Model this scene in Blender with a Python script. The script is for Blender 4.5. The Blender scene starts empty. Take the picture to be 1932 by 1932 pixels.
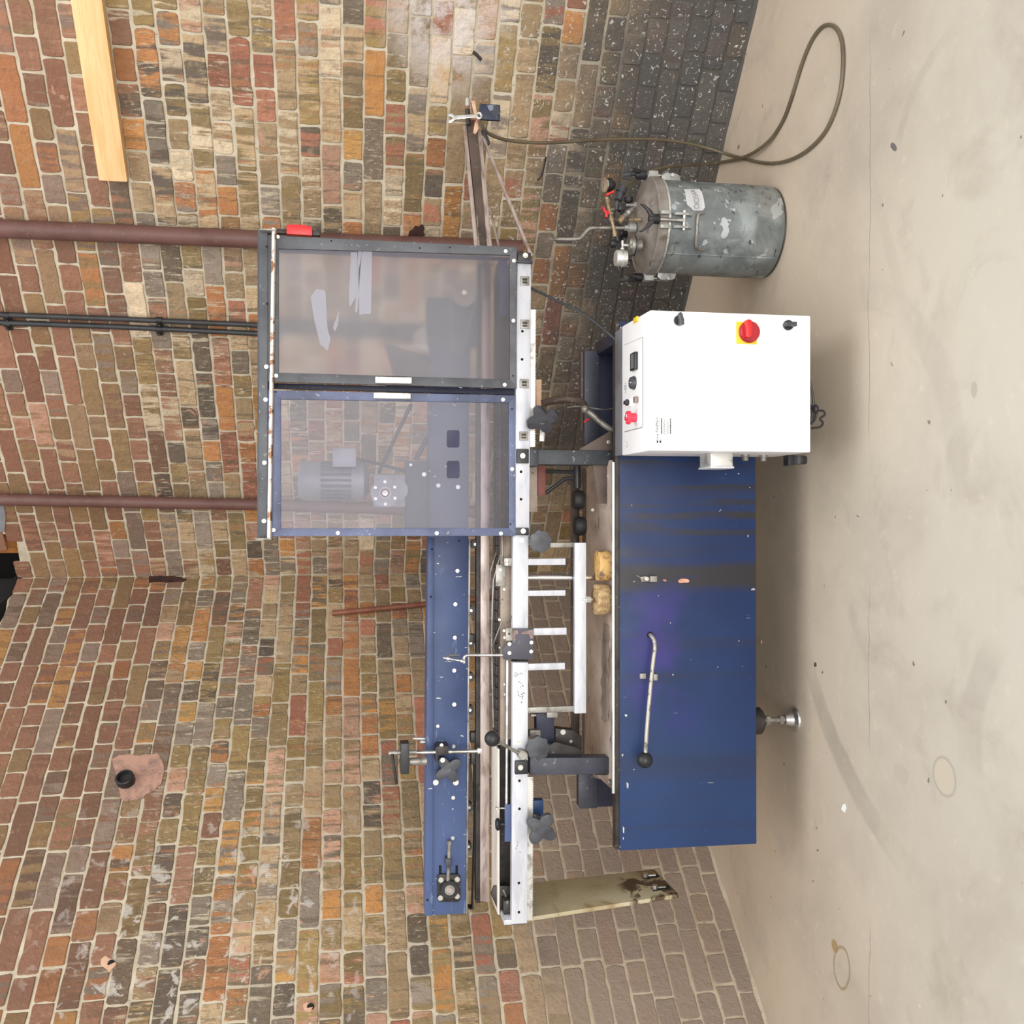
import bpy, bmesh, math, random
from mathutils import Vector, Matrix
random.seed(7)
C = bpy.context.scene.collection
sc = bpy.context.scene

# ------------------------------------------------------------------ camera
FPX = 1846.0
TH = math.radians(9.65)
CT, ST = math.cos(TH), math.sin(TH)
CAM = Vector((0.0, 0.0, 1.4))
cd = bpy.data.cameras.new('camera')
cam = bpy.data.objects.new('camera', cd)
C.objects.link(cam)
cd.sensor_width = 36.0
cd.lens = 36.0 * FPX / 1932.0
cd.clip_end = 60
down, right, fwd = Vector((0, -ST, -CT)), Vector((1, 0, 0)), Vector((0, CT, -ST))
# the phone was held on its side: picture-right is down in the room
m = Matrix((down, right, -fwd)).transposed().to_4x4()
m.translation = CAM
cam.matrix_world = m
sc.camera = cam

# ------------------------------------------------------------------ light
w = bpy.data.worlds.new('daylight')
sc.world = w
w.use_nodes = True
bg = w.node_tree.nodes['Background']
bg.inputs[0].default_value = (1.0, 0.985, 0.96, 1)
bg.inputs[1].default_value = 0.80


def area(name, loc, aim, sx, sy, power, col=(1, 1, 1)):
    l = bpy.data.lights.new(name, 'AREA')
    l.shape = 'RECTANGLE'
    l.size, l.size_y, l.energy, l.color = sx, sy, power, col
    o = bpy.data.objects.new(name, l)
    C.objects.link(o)
    o.location = loc
    o.rotation_euler = (Vector(aim) - Vector(loc)).to_track_quat('-Z', 'Y').to_euler()
    return o


area('door_daylight', (0.1, -3.2, 1.5), (0.3, 3.2, 0.7), 4.5, 2.8, 230, (1.0, 0.985, 0.96))
area('skylight', (0.6, 1.1, 5.2), (0.5, 2.6, 0), 4.0, 3.0, 120, (0.97, 0.985, 1.0))
sc.view_settings.view_transform = 'Standard'
sc.view_settings.look = 'None'
sc.view_settings.exposure = 0.12
sc.view_settings.gamma = 1.0
sc.view_settings.use_curve_mapping = False
sc.cycles.max_bounces = 8
sc.cycles.transparent_max_bounces = 16

# ------------------------------------------------------------------ photo px (x,y) -> room


def ray(x, y):
    d = (x - 966) / FPX
    return Vector(((966 - y) / FPX, CT - d * ST, -(ST + d * CT)))


def P(x, y, Y):
    r = ray(x, y)
    return CAM + r * (Y / r.y)


def F(x, y, Z=0.0):
    r = ray(x, y)
    return CAM + r * ((Z - CAM.z) / r.z)


def sz(n, x, Y):
    return n * Y / ray(x, 0).y / FPX


CORNER = Vector((-0.307, 4.866, 0))
DR, IR = Vector((.7776, -.6288, 0)), Vector((.6288, .7776, 0))      # right wall: along, into
DL, IL = Vector((-.6287, -.7777, 0)), Vector((-.7777, .6287, 0))    # left wall: along, into


def W(x, y, side, off=0.0):
    """point on a wall (off = metres in front of it)"""
    I = IR if side == 'r' else IL
    r = ray(x, y)
    q = CORNER - I * off
    return CAM + r * ((q - CAM).dot(I) / r.dot(I))


def tz(x, y, side):
    p = W(x, y, side)
    return (p - CORNER).dot(DR if side == 'r' else DL), p.z


# ------------------------------------------------------------------ materials
def lin(c):
    if isinstance(c, (int, float)):
        c = (c, c, c)
    return tuple((v / 255 / 12.92) if v / 255 <= .04045 else ((v / 255 + .055) / 1.055) ** 2.4 for v in c)


class E:
    """tiny node-expression builder"""
    def __init__(s, nt, sock):
        s.nt, s.k = nt, sock

    def _m(s, op, *a, clamp=False):
        n = s.nt.nodes.new('ShaderNodeMath')
        n.operation = op
        n.use_clamp = clamp
        for i, v in enumerate((s,) + a):
            if isinstance(v, E):
                s.nt.links.new(v.k, n.inputs[i])
            else:
                n.inputs[i].default_value = v
        return E(s.nt, n.outputs[0])

    def __add__(s, o): return s._m('ADD', o)
    def __sub__(s, o): return s._m('SUBTRACT', o)
    def __mul__(s, o): return s._m('MULTIPLY', o)
    def __truediv__(s, o): return s._m('DIVIDE', o)
    def abs(s): return s._m('ABSOLUTE')
    def max(s, o): return s._m('MAXIMUM', o)
    def min(s, o): return s._m('MINIMUM', o)
    def pow(s, o): return s._m('POWER', o)
    def sqrt(s): return s._m('SQRT')
    def inv(s): return (s * -1.0) + 1.0

    def st(s, a, b):
        n = s.nt.nodes.new('ShaderNodeMapRange')
        n.interpolation_type = 'SMOOTHSTEP'
        s.nt.links.new(s.k, n.inputs[0])
        lo, hi = min(a, b), max(a, b)
        n.inputs[1].default_value, n.inputs[2].default_value = lo, hi
        n.inputs[3].default_value, n.inputs[4].default_value = (0, 1) if a < b else (1, 0)
        return E(s.nt, n.outputs[0])


class Mat:
    def __init__(s, name, rough=.5, metal=0.0, spec=.5):
        s.m = bpy.data.materials.new(name)
        s.m.use_nodes = True
        s.nt = s.m.node_tree
        s.b = s.nt.nodes['Principled BSDF']
        s.set(rough=rough, metal=metal, spec=spec)
        s.tc = s.nt.nodes.new('ShaderNodeTexCoord')
        s.co = s.tc.outputs['Object']

    def set(s, rough=None, metal=None, spec=None):
        for k, v in (('Roughness', rough), ('Metallic', metal), ('Specular IOR Level', spec)):
            if v is None:
                continue
            if isinstance(v, E):
                s.nt.links.new(v.k, s.b.inputs[k])
            else:
                s.b.inputs[k].default_value = v

    def xyz(s):
        n = s.nt.nodes.new('ShaderNodeSeparateXYZ')
        s.nt.links.new(s.co, n.inputs[0])
        return [E(s.nt, o) for o in n.outputs]

    def vec(s, x=0.0, y=0.0, z=0.0):
        n = s.nt.nodes.new('ShaderNodeCombineXYZ')
        for i, v in enumerate((x, y, z)):
            if isinstance(v, E):
                s.nt.links.new(v.k, n.inputs[i])
            else:
                n.inputs[i].default_value = v
        return n.outputs[0]

    def noise(s, scale=5.0, detail=4.0, rough=.55, dist=0.0, stretch=None, co=None):
        n = s.nt.nodes.new('ShaderNodeTexNoise')
        n.inputs['Scale'].default_value = scale
        n.inputs['Detail'].default_value = detail
        n.inputs['Roughness'].default_value = rough
        n.inputs['Distortion'].default_value = dist
        src = co or s.co
        if stretch:
            mp = s.nt.nodes.new('ShaderNodeMapping')
            mp.inputs['Scale'].default_value = stretch
            s.nt.links.new(src, mp.inputs[0])
            src = mp.outputs[0]
        s.nt.links.new(src, n.inputs['Vector'])
        return E(s.nt, n.outputs[0])

    def vor(s, scale, stretch=None, feature='F1', rnd=1.0):
        n = s.nt.nodes.new('ShaderNodeTexVoronoi')
        n.feature = feature
        n.inputs['Scale'].default_value = scale
        n.inputs['Randomness'].default_value = rnd
        src = s.co
        if stretch:
            mp = s.nt.nodes.new('ShaderNodeMapping')
            mp.inputs['Scale'].default_value = stretch
            s.nt.links.new(src, mp.inputs[0])
            src = mp.outputs[0]
        s.nt.links.new(src, n.inputs['Vector'])
        return E(s.nt, n.outputs[0])

    def rgb(s, c):
        n = s.nt.nodes.new('ShaderNodeRGB')
        n.outputs[0].default_value = (*lin(c), 1)
        return E(s.nt, n.outputs[0])

    def attr(s, name, fac=False):
        n = s.nt.nodes.new('ShaderNodeAttribute')
        n.attribute_name = name
        return E(s.nt, n.outputs['Fac' if fac else 'Color'])

    def mix(s, f, a, b, mode='MIX'):
        n = s.nt.nodes.new('ShaderNodeMix')
        n.data_type = 'RGBA'
        n.blend_type = mode
        if isinstance(f, E):
            s.nt.links.new(f.k, n.inputs[0])
        else:
            n.inputs[0].default_value = f
        for i, v in ((6, a), (7, b)):
            if isinstance(v, E):
                s.nt.links.new(v.k, n.inputs[i])
            else:
                n.inputs[i].default_value = (*lin(v), 1)
        return E(s.nt, n.outputs[2])

    def color(s, e):
        if isinstance(e, E):
            s.nt.links.new(e.k, s.b.inputs['Base Color'])
        else:
            s.b.inputs['Base Color'].default_value = (*lin(e), 1)
        return s

    def bump(s, e, strength=.3, dist=.01):
        n = s.nt.nodes.new('ShaderNodeBump')
        n.inputs['Strength'].default_value = strength
        n.inputs['Distance'].default_value = dist
        s.nt.links.new(e.k, n.inputs['Height'])
        s.nt.links.new(n.outputs[0], s.b.inputs['Normal'])
        return s


def simple(name, c, rough=.5, metal=0.0, c2=None, scale=9.0, lo=.42, hi=.68, spk=None, bump=.0, stretch=None, spec=.5):
    k = Mat(name, rough, metal, spec)
    c2 = c2 or tuple(v * .78 for v in c)
    n = k.noise(scale, 6, .6, .3, stretch)
    e = k.mix(n.st(lo, hi), c, c2)
    if spk:
        e = k.mix(k.noise(70, 3, .6).st(.62, .7) * k.noise(6, 2).st(.4, .6), e, spk)
    k.color(e)
    k.set(rough=k.noise(25, 3) * .25 + (rough - .12))
    if bump:
        k.bump(k.noise(120, 3), bump, .002)
    return k.m


MT = {}
MT['alu'] = simple('brushed_aluminium', (208, 209, 216), .4, .12, (188, 190, 198), 9, stretch=(1, 1, 4))
MT['steel'] = simple('bright_steel', (205, 203, 200), .28, .85, (150, 147, 143), 22)
MT['chrome'] = simple('chrome', (235, 235, 235), .12, .95, (200, 200, 200), 12)
MT['dull'] = simple('dull_steel', (158, 154, 148), .45, .55, (105, 99, 92), 18)
MT['bronze'] = simple('worn_guide_steel', (188, 173, 166), .38, .35, (140, 122, 114), 7, stretch=(1.5, 1, 6))
MT['dark'] = simple('dark_steel', (62, 58, 56), .5, .4, (38, 34, 33), 16, spk=(110, 104, 98))
MT['black'] = simple('black_plastic', (38, 38, 41), .42, 0, (26, 26, 28), 10)
MT['knob'] = simple('worn_black_plastic', (70, 71, 78), .42, 0, (52, 53, 58), 20, spk=(110, 110, 116))
MT['bolt'] = simple('zinc_bolt', (215, 212, 206), .3, .7, (150, 146, 140), 40)
MT['blackpaint'] = simple('chipped_black_paint', (56, 59, 64), .5, .1, (42, 45, 50), 8, spk=(150, 146, 138), bump=.1)
MT['navy'] = simple('navy_paint_shade', (40, 46, 70), .5, 0, (28, 32, 52), 6, spk=(95, 92, 92))
MT['bluegrey'] = simple('greasy_navy_frame', (66, 68, 80), .45, .1, (50, 52, 62), 7, spk=(120, 118, 118))
MT['white'] = simple('white_enamel', (244, 244, 244), .38, 0, (238, 238, 240), 3)
MT['red'] = simple('red_plastic', (214, 40, 42), .35, 0, (196, 30, 34), 8)
MT['pinkred'] = simple('red_button', (226, 62, 84), .35, 0, (205, 40, 62), 8)
MT['yellow'] = simple('yellow_plastic', (240, 196, 40), .45, 0, (226, 176, 30), 8)
MT['pipe'] = simple('brown_pipe_paint', (104, 72, 66), .55, 0, (86, 56, 50), 5, spk=(128, 100, 92))
MT['copper'] = simple('old_copper', (150, 98, 78), .5, .3, (118, 72, 58), 9)
MT['rubber'] = simple('black_rubber', (34, 33, 33), .6, 0, (24, 23, 23), 9)
MT['cond'] = simple('black_conduit', (56, 56, 58), .45, .2, (42, 42, 44), 8)
MT['hose'] = simple('olive_hose', (104, 94, 74), .42, 0, (84, 70, 56), 5)
MT['brass'] = simple('brass', (158, 136, 106), .4, .4, (112, 98, 82), 40)
MT['grime'] = simple('tan_grimy_steel', (158, 142, 128), .55, .15, (112, 94, 82), 5, spk=(80, 66, 58), bump=.1)
MT['rust'] = simple('brown_steel', (96, 82, 74), .6, .2, (70, 58, 52), 7, spk=(140, 126, 114))
MT['motor'] = simple('grey_motor_paint', (150, 153, 158), .45, .2, (126, 128, 134), 7)
MT['motord'] = simple('motor_fins', (110, 112, 120), .5, .2, (92, 94, 102), 7)
MT['foam'] = simple('yellowed_foam', (196, 168, 124), .8, 0, (158, 126, 88), 60, .45, .6, spk=(110, 76, 48), bump=.5)
MT['foam2'] = simple('flaking_foam', (214, 172, 108), .7, 0, (128, 104, 84), 50, .5, .58, spk=(92, 66, 46), bump=.6)
MT['paper'] = simple('paper', (246, 246, 248), .7, 0, (234, 234, 238), 12)
MT['ink'] = simple('ink', (70, 70, 74), .6, 0, (60, 60, 64), 12)
MT['inkl'] = simple('pencil_ink', (128, 128, 134), .6, 0, (116, 116, 122), 12)
MT['silver'] = simple('silver_paint', (214, 212, 208), .35, .5, (150, 146, 140), 26, .5, .7)
MT['mauve'] = simple('slate_plate', (78, 76, 88), .5, .1, (70, 68, 80), 6, spk=(100, 96, 104))
MT['belt'] = simple('white_belt', (226, 218, 208), .5, 0, (200, 188, 176), 5, stretch=(1, 6, 1))
MT['lens'] = simple('amber_lens', (150, 128, 122), .3, 0, (120, 100, 96), 10)
MT['deepnavy'] = simple('deep_navy_paint', (30, 32, 66), .5, 0, (24, 26, 52), 6)
MT['doorgrey'] = simple('scuffed_grey_door_frame', (84, 86, 91), .5, .1, (66, 67, 73), 8, spk=(140, 138, 132))
MT['zinc'] = simple('weathered_zinc', (164, 164, 160), .45, .35, (128, 128, 126), 24)
MT['crimson'] = simple('crimson_plastic', (176, 30, 42), .35, 0, (150, 24, 34), 12)
MT['blackink'] = simple('black_print', (24, 24, 26), .6, 0, (18, 18, 20), 12)


def blue_panel():
    k = Mat('scuffed_blue_paint', .42, spec=.3)
    x, y, z = k.xyz()
    wob = k.noise(5, 3, .6, stretch=(1, 1, .35)) * .05 - .025
    xs = x + wob
    base = k.mix(k.noise(2.2, 4).st(.35, .7), (27, 44, 84), (33, 56, 98))
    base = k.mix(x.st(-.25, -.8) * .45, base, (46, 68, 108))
    # purple-ish repaint patch
    pp = (x + .42).abs().st(.30, .05) * (z - .47).abs().st(.17, .03) * k.noise(7, 3).st(.42, .62)
    base = k.mix(pp * .75, base, (58, 48, 122))
    stain = (xs + .192).abs().st(.055, .02) * k.noise(3, 4, .6, stretch=(6, 1, 1)).st(.22, .5)
    stain = stain.max((xs + .012).abs().st(.017, .006) * k.noise(2, 4, stretch=(3, 1, 1)).st(.3, .5))
    streak = k.noise(1.0, 5, .6, .2, stretch=(44, 1, 1.6)).st(.50, .64) * x.st(-.30, -.1) * .8
    streak = streak.max(k.noise(1.0, 5, .6, .2, stretch=(24, 1, .9)).st(.52, .7) * .35)
    streak = streak.max((xs + .75).abs().st(.05, .01) * .3)
    base = k.mix(stain.max(streak), base, (50, 48, 52))
    chips = k.noise(13, 4, .6, .4, stretch=(5, 1, .5)).st(.70, .74) * k.noise(3).st(.42, .6)
    base = k.mix(chips, base, (188, 176, 170))
    specks = k.noise(46, 2).st(.745, .76)
    base = k.mix(specks * .8, base, (200, 190, 186))
    k.color(base)
    k.set(rough=k.noise(12, 3) * .3 + .28)
    k.bump(k.noise(60, 2), .05, .002)
    return k.m


def blue_beam():
    k = Mat('blue_beam_paint', .4, spec=.35)
    x, y, z = k.xyz()
    base = k.mix(k.noise(4, 5).st(.35, .68), (46, 60, 98), (62, 78, 118))
    base = k.mix(x.st(-.35, -1.1) * .55, base, (88, 106, 148))
    base = k.mix(k.noise(12, 4, .6, stretch=(1, 1, 5)).st(.62, .75) * .5, base, (140, 154, 186))
    base = k.mix(k.noise(40, 2, stretch=(3, 1, 1)).st(.71, .74), base, (206, 204, 200))
    k.color(base)
    k.set(rough=k.noise(9, 3) * .3 + .25)
    return k.m


def galv():
    k = Mat('galvanised_steel', .42, .15)
    v = k.vor(24)
    n = k.noise(11, 5, .6, .6)
    e = k.mix(n.st(.38, .66), (106, 112, 112), (142, 148, 148))
    e = k.mix(k.noise(19, 3, .55, .25).st(.60, .63), e, (172, 178, 178))
    e = k.mix(k.noise(30, 4, .6, .5, stretch=(1, 1, 2)).st(.62, .67), e, (70, 72, 70))
    e = k.mix(k.noise(5, 3).st(.5, .7) * .35, e, (134, 126, 114))
    k.color(e)
    k.set(rough=k.noise(20, 3) * .3 + .3)
    k.bump(k.noise(26, 4), .12, .004)
    return k.m


def lidmat():
    k = Mat('dirty_cast_lid', .55, .15)
    e = k.mix(k.noise(9, 5, .6).st(.36, .66), (122, 112, 102), (150, 146, 142))
    e = k.mix(k.noise(26, 4).st(.6, .7) * .7, e, (84, 74, 66))
    k.color(e)
    k.bump(k.noise(40, 4), .15, .003)
    return k.m


def cream():
    k = Mat('stained_cream_plate', .5)
    x, y, z = k.xyz()
    e = k.mix(k.noise(4, 4).st(.35, .65), (196, 186, 158), (178, 164, 128))
    e = k.mix(k.noise(2.4, 5, .6, .6, stretch=(1, 1.5, 4)).st(.5, .72) * .8, e, (134, 104, 62))
    low = z.st(.54, .50) * k.noise(10, 4, .6, 1.0).st(.48, .56)
    e = k.mix(low, e, (84, 66, 46))
    e = k.mix(k.noise(18, 3, .6, .6, stretch=(1, 1, .5)).st(.70, .73) * .7, e, (110, 84, 58))
    k.color(e)
    return k.m


def tray():
    k = Mat('grimy_tray', .42, .1)
    e = k.mix(k.noise(5, 5, .6, .4).st(.34, .66), (204, 190, 178), (168, 150, 136))
    e = k.mix(k.noise(4, 5, .65, .8).st(.58, .68) * .6, e, (112, 92, 80))
    e = k.mix(k.noise(60, 3, .6, 1.0, stretch=(.2, 1, 1)).st(.64, .67), e, (70, 54, 46))
    k.color(e)
    k.set(rough=k.noise(14, 4) * .4 + .2)
    return k.m


def timber(name, a, b, cdir=(1.2, 14, 14)):
    k = Mat(name, .6)
    e = k.mix(k.noise(3, 6, .6, 1.2, stretch=cdir).st(.35, .68), a, b)
    e = k.mix(k.vor(5, stretch=(1, 1, 2)).st(.06, .03) * .9, e, (110, 66, 34))
    k.color(e)
    k.bump(k.noise(9, 5, stretch=cdir), .08, .004)
    return k.m


def pane(name, clear, rough, blur, tint, dif):
    k = Mat(name, .3)
    nt = k.nt
    nt.nodes.remove(k.b)
    out = nt.nodes['Material Output']
    tr = nt.nodes.new('ShaderNodeBsdfTransparent')
    tr.inputs[0].default_value = (*lin(tint), 1)
    rf = nt.nodes.new('ShaderNodeBsdfRefraction')
    rf.inputs['Color'].default_value = (*lin(tint), 1)
    rf.inputs['Roughness'].default_value = rough
    rf.inputs['IOR'].default_value = 1.1
    df = nt.nodes.new('ShaderNodeBsdfDiffuse')
    k.nt = nt
    scr = k.noise(7, 4, .6, .5, stretch=(1, 1, .5)).st(.40, .75) * .35 + .12
    streak = k.noise(24, 3, .6, .4, stretch=(1.4, 1, .25)).st(.66, .72) * .2
    cc = k.mix(scr, dif, (150, 148, 158))
    nt.links.new(cc.k, df.inputs[0])
    gl = nt.nodes.new('ShaderNodeBsdfGlossy')
    gl.inputs['Roughness'].default_value = .12
    gl.inputs['Color'].default_value = (.9, .9, .95, 1)

    def mixs(f, a, b):
        n = nt.nodes.new('ShaderNodeMixShader')
        if isinstance(f, E):
            nt.links.new(f.k, n.inputs[0])
        else:
            n.inputs[0].default_value = f
        nt.links.new(a.outputs[0], n.inputs[1])
        nt.links.new(b.outputs[0], n.inputs[2])
        return n
    see = mixs(blur, tr, rf)
    haze = (k.noise(3, 4).st(.3, .75) * .10 + (1 - clear)) + streak * .4
    a = mixs(haze, see, df)
    b = mixs(.035, a, gl)
    nt.links.new(b.outputs[0], out.inputs[0])
    return k.m


def brickmat(name, side):
    k = Mat(name, .82, spec=.25)
    x, y, z = k.xyz()
    c1, c2 = k.attr('c1'), k.attr('c2')
    seed = k.attr('seed', True)
    # colour bands running up and down within one brick
    band = k.noise(1, 3, .6, co=k.vec(x * 30.0, z * 4.0, seed * 90.0)).st(.45, .56)
    e = k.mix(band, c1, c2)
    zn = z.st(.75, 1.1) * z.st(2.5, 2.0)
    b2 = k.noise(1, 3, .6, co=k.vec(x * 38.0, z * 3.0, seed * 23.0 + 7.0)).st(.58, .64)
    e = k.mix(b2 * zn * .62, e, (92, 84, 70))
    b3 = k.noise(1, 3, .6, co=k.vec(x * 24.0, z * 3.0, seed * 41.0 + 3.0)).st(.60, .65)
    e = k.mix(b3 * zn * .5, e, (176, 120, 82))
    b4 = k.noise(1, 3, .6, co=k.vec(x * 52.0, z * 5.0, seed * 17.0 + 9.0)).st(.60, .66)
    e = k.mix(b4 * z.st(1.45, 1.7) * z.st(2.4, 2.1) * .7, e, (206, 196, 172))
    fine = k.noise(1, 4, .65, co=k.vec(x * 190.0, z * 42.0, seed * 50.0))
    streaky = k.attr('streak', True)
    e = k.mix(fine.st(.52, .72) * streaky * .8, e, (78, 72, 64))
    e = k.mix(k.noise(34, 5, .65, .8).st(.5, .7) * .45, e, (104, 90, 74))
    e = k.mix(k.noise(27, 5, .65, .8).st(.55, .72) * .35, e, (190, 168, 138))
    e = k.mix(k.noise(1, 4, .6, co=k.vec(x * 120.0, z * 30.0, seed * 31.0)).st(.57, .68) * streaky * .85, e, (222, 206, 178))
    e = k.mix(k.noise(60, 5, .65).st(.56, .8) * .5, e, (92, 78, 62))
    e = k.mix(k.noise(230, 3).st(.66, .74) * .7, e, (60, 52, 46))
    e = k.mix(k.noise(9, 5, .7, .9).st(.655, .668) * .85, e, (188, 146, 122))
    e = k.mix(.14, e, (150, 128, 100))
    e = dirt(k, e, x, y, z, side)
    k.color(e)
    k.bump(k.noise(75, 6, .65) + fine * streaky * 1.2 + k.noise(22, 4, .6) * 1.2, .75, .007)
    return k.m


def dirt(k, e, x, y, z, side):
    n = k.noise(3.2, 5, .6)
    n2 = k.noise(11, 5, .62)
    if side == 'r':
        edge = z + (n - .5) * .55 + (n2 - .5) * .3
        soot = edge.st(.82, .34) * x.st(.2, .9)
        warm = soot * x.st(1.7, .9) * .6
        e = k.mix(soot * .92, e, (80, 80, 80))
        e = k.mix(warm * .75, e, (80, 71, 66))
        fl = k.noise(58, 2, .5, 1.5).st(.635, .67) * z.st(1.05, .75) * x.st(.7, 1.2)
        e = k.mix(fl * .85, e, (196, 192, 184))
        # pale patch near the right end
        bl = ((x - 2.62) * 2.2).pow(2.0) + ((z - 1.06) * 3.4).pow(2.0)
        bl = bl.sqrt().st(1.0, .25) * n2.st(.36, .55)
        e = k.mix(bl * .75, e, (216, 208, 206))
        top = z.st(2.0, 2.6)
        e = k.mix(top * .35, e, (132, 84, 66))
    else:
        edge = z + (n - .5) * .5 + (n2 - .5) * .25
        dusty = edge.st(.98, .55)
        e = k.mix(dusty * .88, e, (148, 132, 120))
        e = k.mix(z.st(1.9, 2.4) * .42, e, (112, 76, 60))
        ef = k.noise(15, 4, .6, .6).st(.57, .64) * (x * -1.0).st(1.0, 1.7) * (z - 1.85).abs().st(.75, .2)
        e = k.mix(ef * .7, e, (204, 198, 190))
    return e


def mortar(name, side):
    k = Mat(name, .9, spec=.2)
    x, y, z = k.xyz()
    e = k.mix(k.noise(9, 5, .6).st(.35, .65), (202, 192, 172), (180, 168, 146))
    e = k.mix(k.noise(40, 4).st(.6, .72) * .6, e, (120, 106, 90))
    if side == 'r':
        e = k.mix((z + (k.noise(3.2, 5) - .5) * .5).st(.8, .3) * x.st(.2, .9) * .95, e, (76, 73, 71))
    else:
        e = k.mix(z.st(.9, .5) * .35, e, (170, 146, 124))
    k.color(e)
    k.bump(k.noise(120, 5, .65), .6, .004)
    return k.m


def floormat():
    k = Mat('worn_concrete_floor', .55)
    x, y, z = k.xyz()
    n = k.noise(1.3, 6, .6, .3)
    e = k.mix(y.st(3.4, 1.7), (200, 182, 160), (200, 195, 182))
    e = k.mix(n.st(.45, .72) * .6, e, (172, 162, 148))
    e = k.mix(k.noise(4, 6, .68, .6).st(.5, .72) * .45, e, (168, 158, 144))
    e = k.mix(k.noise(22, 5, .65).st(.56, .76) * .3, e, (228, 216, 196))
    # long settling crack running parallel to the machine
    ck = (y - 2.452 + (k.noise(3, 6, .7) - .5) * .05).abs().st(.0028, .0006) * k.noise(2.2, 3).st(.4, .56)
    e = k.mix(ck * .55, e, (122, 110, 96))

    def arc(cx, cy, r, wd, st, col, wx, wy, ws):
        nonlocal e
        d = ((x - cx).pow(2.0) + (y - cy).pow(2.0)).sqrt() - r + (k.noise(4, 3) - .5) * .05
        e = k.mix(d.abs().st(wd, wd * .6) * (k.noise(4, 5, .6).st(.25, .6)) * st * ((x - wx).pow(2.0) + (y - wy).pow(2.0)).sqrt().st(ws, ws * .45), e, col)
    for a in ARCS:
        arc(*a)
    for cx, cy, rx, ry, ang, ring, col, st in SPOTS:
        ca, sa = math.cos(ang), math.sin(ang)
        u = ((x - cx) * ca + (y - cy) * sa) / rx
        v = ((y - cy) * ca - (x - cx) * sa) / ry
        r = (u.pow(2.0) + v.pow(2.0)).sqrt() + (k.noise(14, 4) - .5) * .3
        mk = (r - 1.0).abs().st(.14, .02) if ring else r.st(1.05, .9)
        e = k.mix(mk * st, e, col)
    sp = k.noise(30, 2, .4).st(.755, .77)
    e = k.mix(sp * .75, e, (96, 88, 78))
    ls = k.noise(19, 3, .5, 2.0).st(.745, .77)
    e = k.mix(ls * .5, e, (238, 228, 210))
    k.color(e)
    k.set(rough=k.noise(6, 5) * .35 + .35)
    k.bump(k.noise(30, 6, .6), .12, .004)
    return k.m


def _g(x, y):
    p = F(x, y)
    return p.x, p.y


def circ(a, b, c):
    (ax, ay), (bx, by), (cx, cy) = a, b, c
    d = 2 * (ax * (by - cy) + bx * (cy - ay) + cx * (ay - by))
    ux = ((ax * ax + ay * ay) * (by - cy) + (bx * bx + by * by) * (cy - ay) + (cx * cx + cy * cy) * (ay - by)) / d
    uy = ((ax * ax + ay * ay) * (cx - bx) + (bx * bx + by * by) * (ax - cx) + (cx * cx + cy * cy) * (bx - ax)) / d
    return ux, uy, math.hypot(ax - ux, ay - uy)


def _arc(a, b, c, wd, st, col):
    A, B, D = _g(*a), _g(*b), _g(*c)
    return (*circ(A, B, D), wd, st, col, B[0], B[1], max(math.dist(A, B), math.dist(B, D)) * 1.25)


ARCS = [_arc((1530, 1270), (1600, 1460), (1720, 1640), .045, .5, (152, 142, 130)),
        _arc((1690, 290), (1730, 160), (1800, 60), .022, .4, (170, 164, 152)),
        _arc((1880, 1220), (1835, 1330), (1830, 1420), .05, .3, (164, 154, 144)),
        _arc((1600, 560), (1745, 640), (1800, 800), .05, .2, (160, 152, 142)),
        _arc((1600, 250), (1660, 400), (1700, 560), .03, .15, (166, 158, 146))]
SPOTS = []


def _spot(x, y, dx, dy, ring, col, st, ang=0.0):
    a = F(x, y)
    rx = (F(x, y - dy) - F(x, y + dy)).length / 2
    ry = (F(x - dx, y) - F(x + dx, y)).length / 2
    SPOTS.append((a.x, a.y, rx, ry, ang, ring, col, st))


_spot(1782, 1466, 19, 34, False, (204, 192, 172), .5)
_spot(1782, 1466, 20, 36, True, (140, 130, 116), .35)
_spot(1588, 1825, 13, 40, True, (140, 116, 78), .65, -.25)
_spot(1575, 1785, 6, 12, False, (160, 130, 82), .8)
_spot(1686, 277, 3, 14, False, (84, 84, 92), .85, .8)
_spot(1838, 735, 6, 16, False, (150, 142, 132), .4)
_spot(1700, 1460, 14, 20, False, (166, 154, 140), .2)

MT['bluepanel'] = blue_panel()
MT['bluebeam'] = blue_beam()
MT['galv'] = galv()
MT['lid'] = lidmat()
MT['cream'] = cream()
MT['tray'] = tray()
MT['pine'] = timber('sawn_pine', (236, 196, 144), (222, 178, 122), (1.4, 1.4, 17))
MT['oldwood'] = timber('old_lintel_wood', (176, 116, 58), (140, 88, 44))
MT['chip'] = timber('split_wood', (214, 176, 148), (190, 150, 124), (6, 6, 2))
k_ = Mat('clear_plastic_back')
k_.nt.nodes.remove(k_.b)
_t = k_.nt.nodes.new('ShaderNodeBsdfTransparent')
_t.inputs[0].default_value = (.97, .97, .98, 1)
k_.nt.links.new(_t.outputs[0], k_.nt.nodes['Material Output'].inputs[0])
MT['clearback'] = k_.m
MT['pane_hazy'] = pane('frosted_polycarbonate', .78, .36, .96, (220, 210, 208), (100, 95, 100))
MT['pane_clear'] = pane('scratched_polycarbonate', .87, .05, .0, (226, 222, 230), (100, 98, 110))
for _s in 'rl':
    MT['brick' + _s] = brickmat('old_stock_brick_' + _s, _s)
    MT['mortar' + _s] = mortar('lime_mortar_' + _s, _s)
MT['floor'] = floormat()
k_ = Mat('painted_void_shade', .95)
k_.color((26, 24, 23))  # flat black painted as the shade inside holes and cavities
MT['void'] = k_.m


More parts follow.
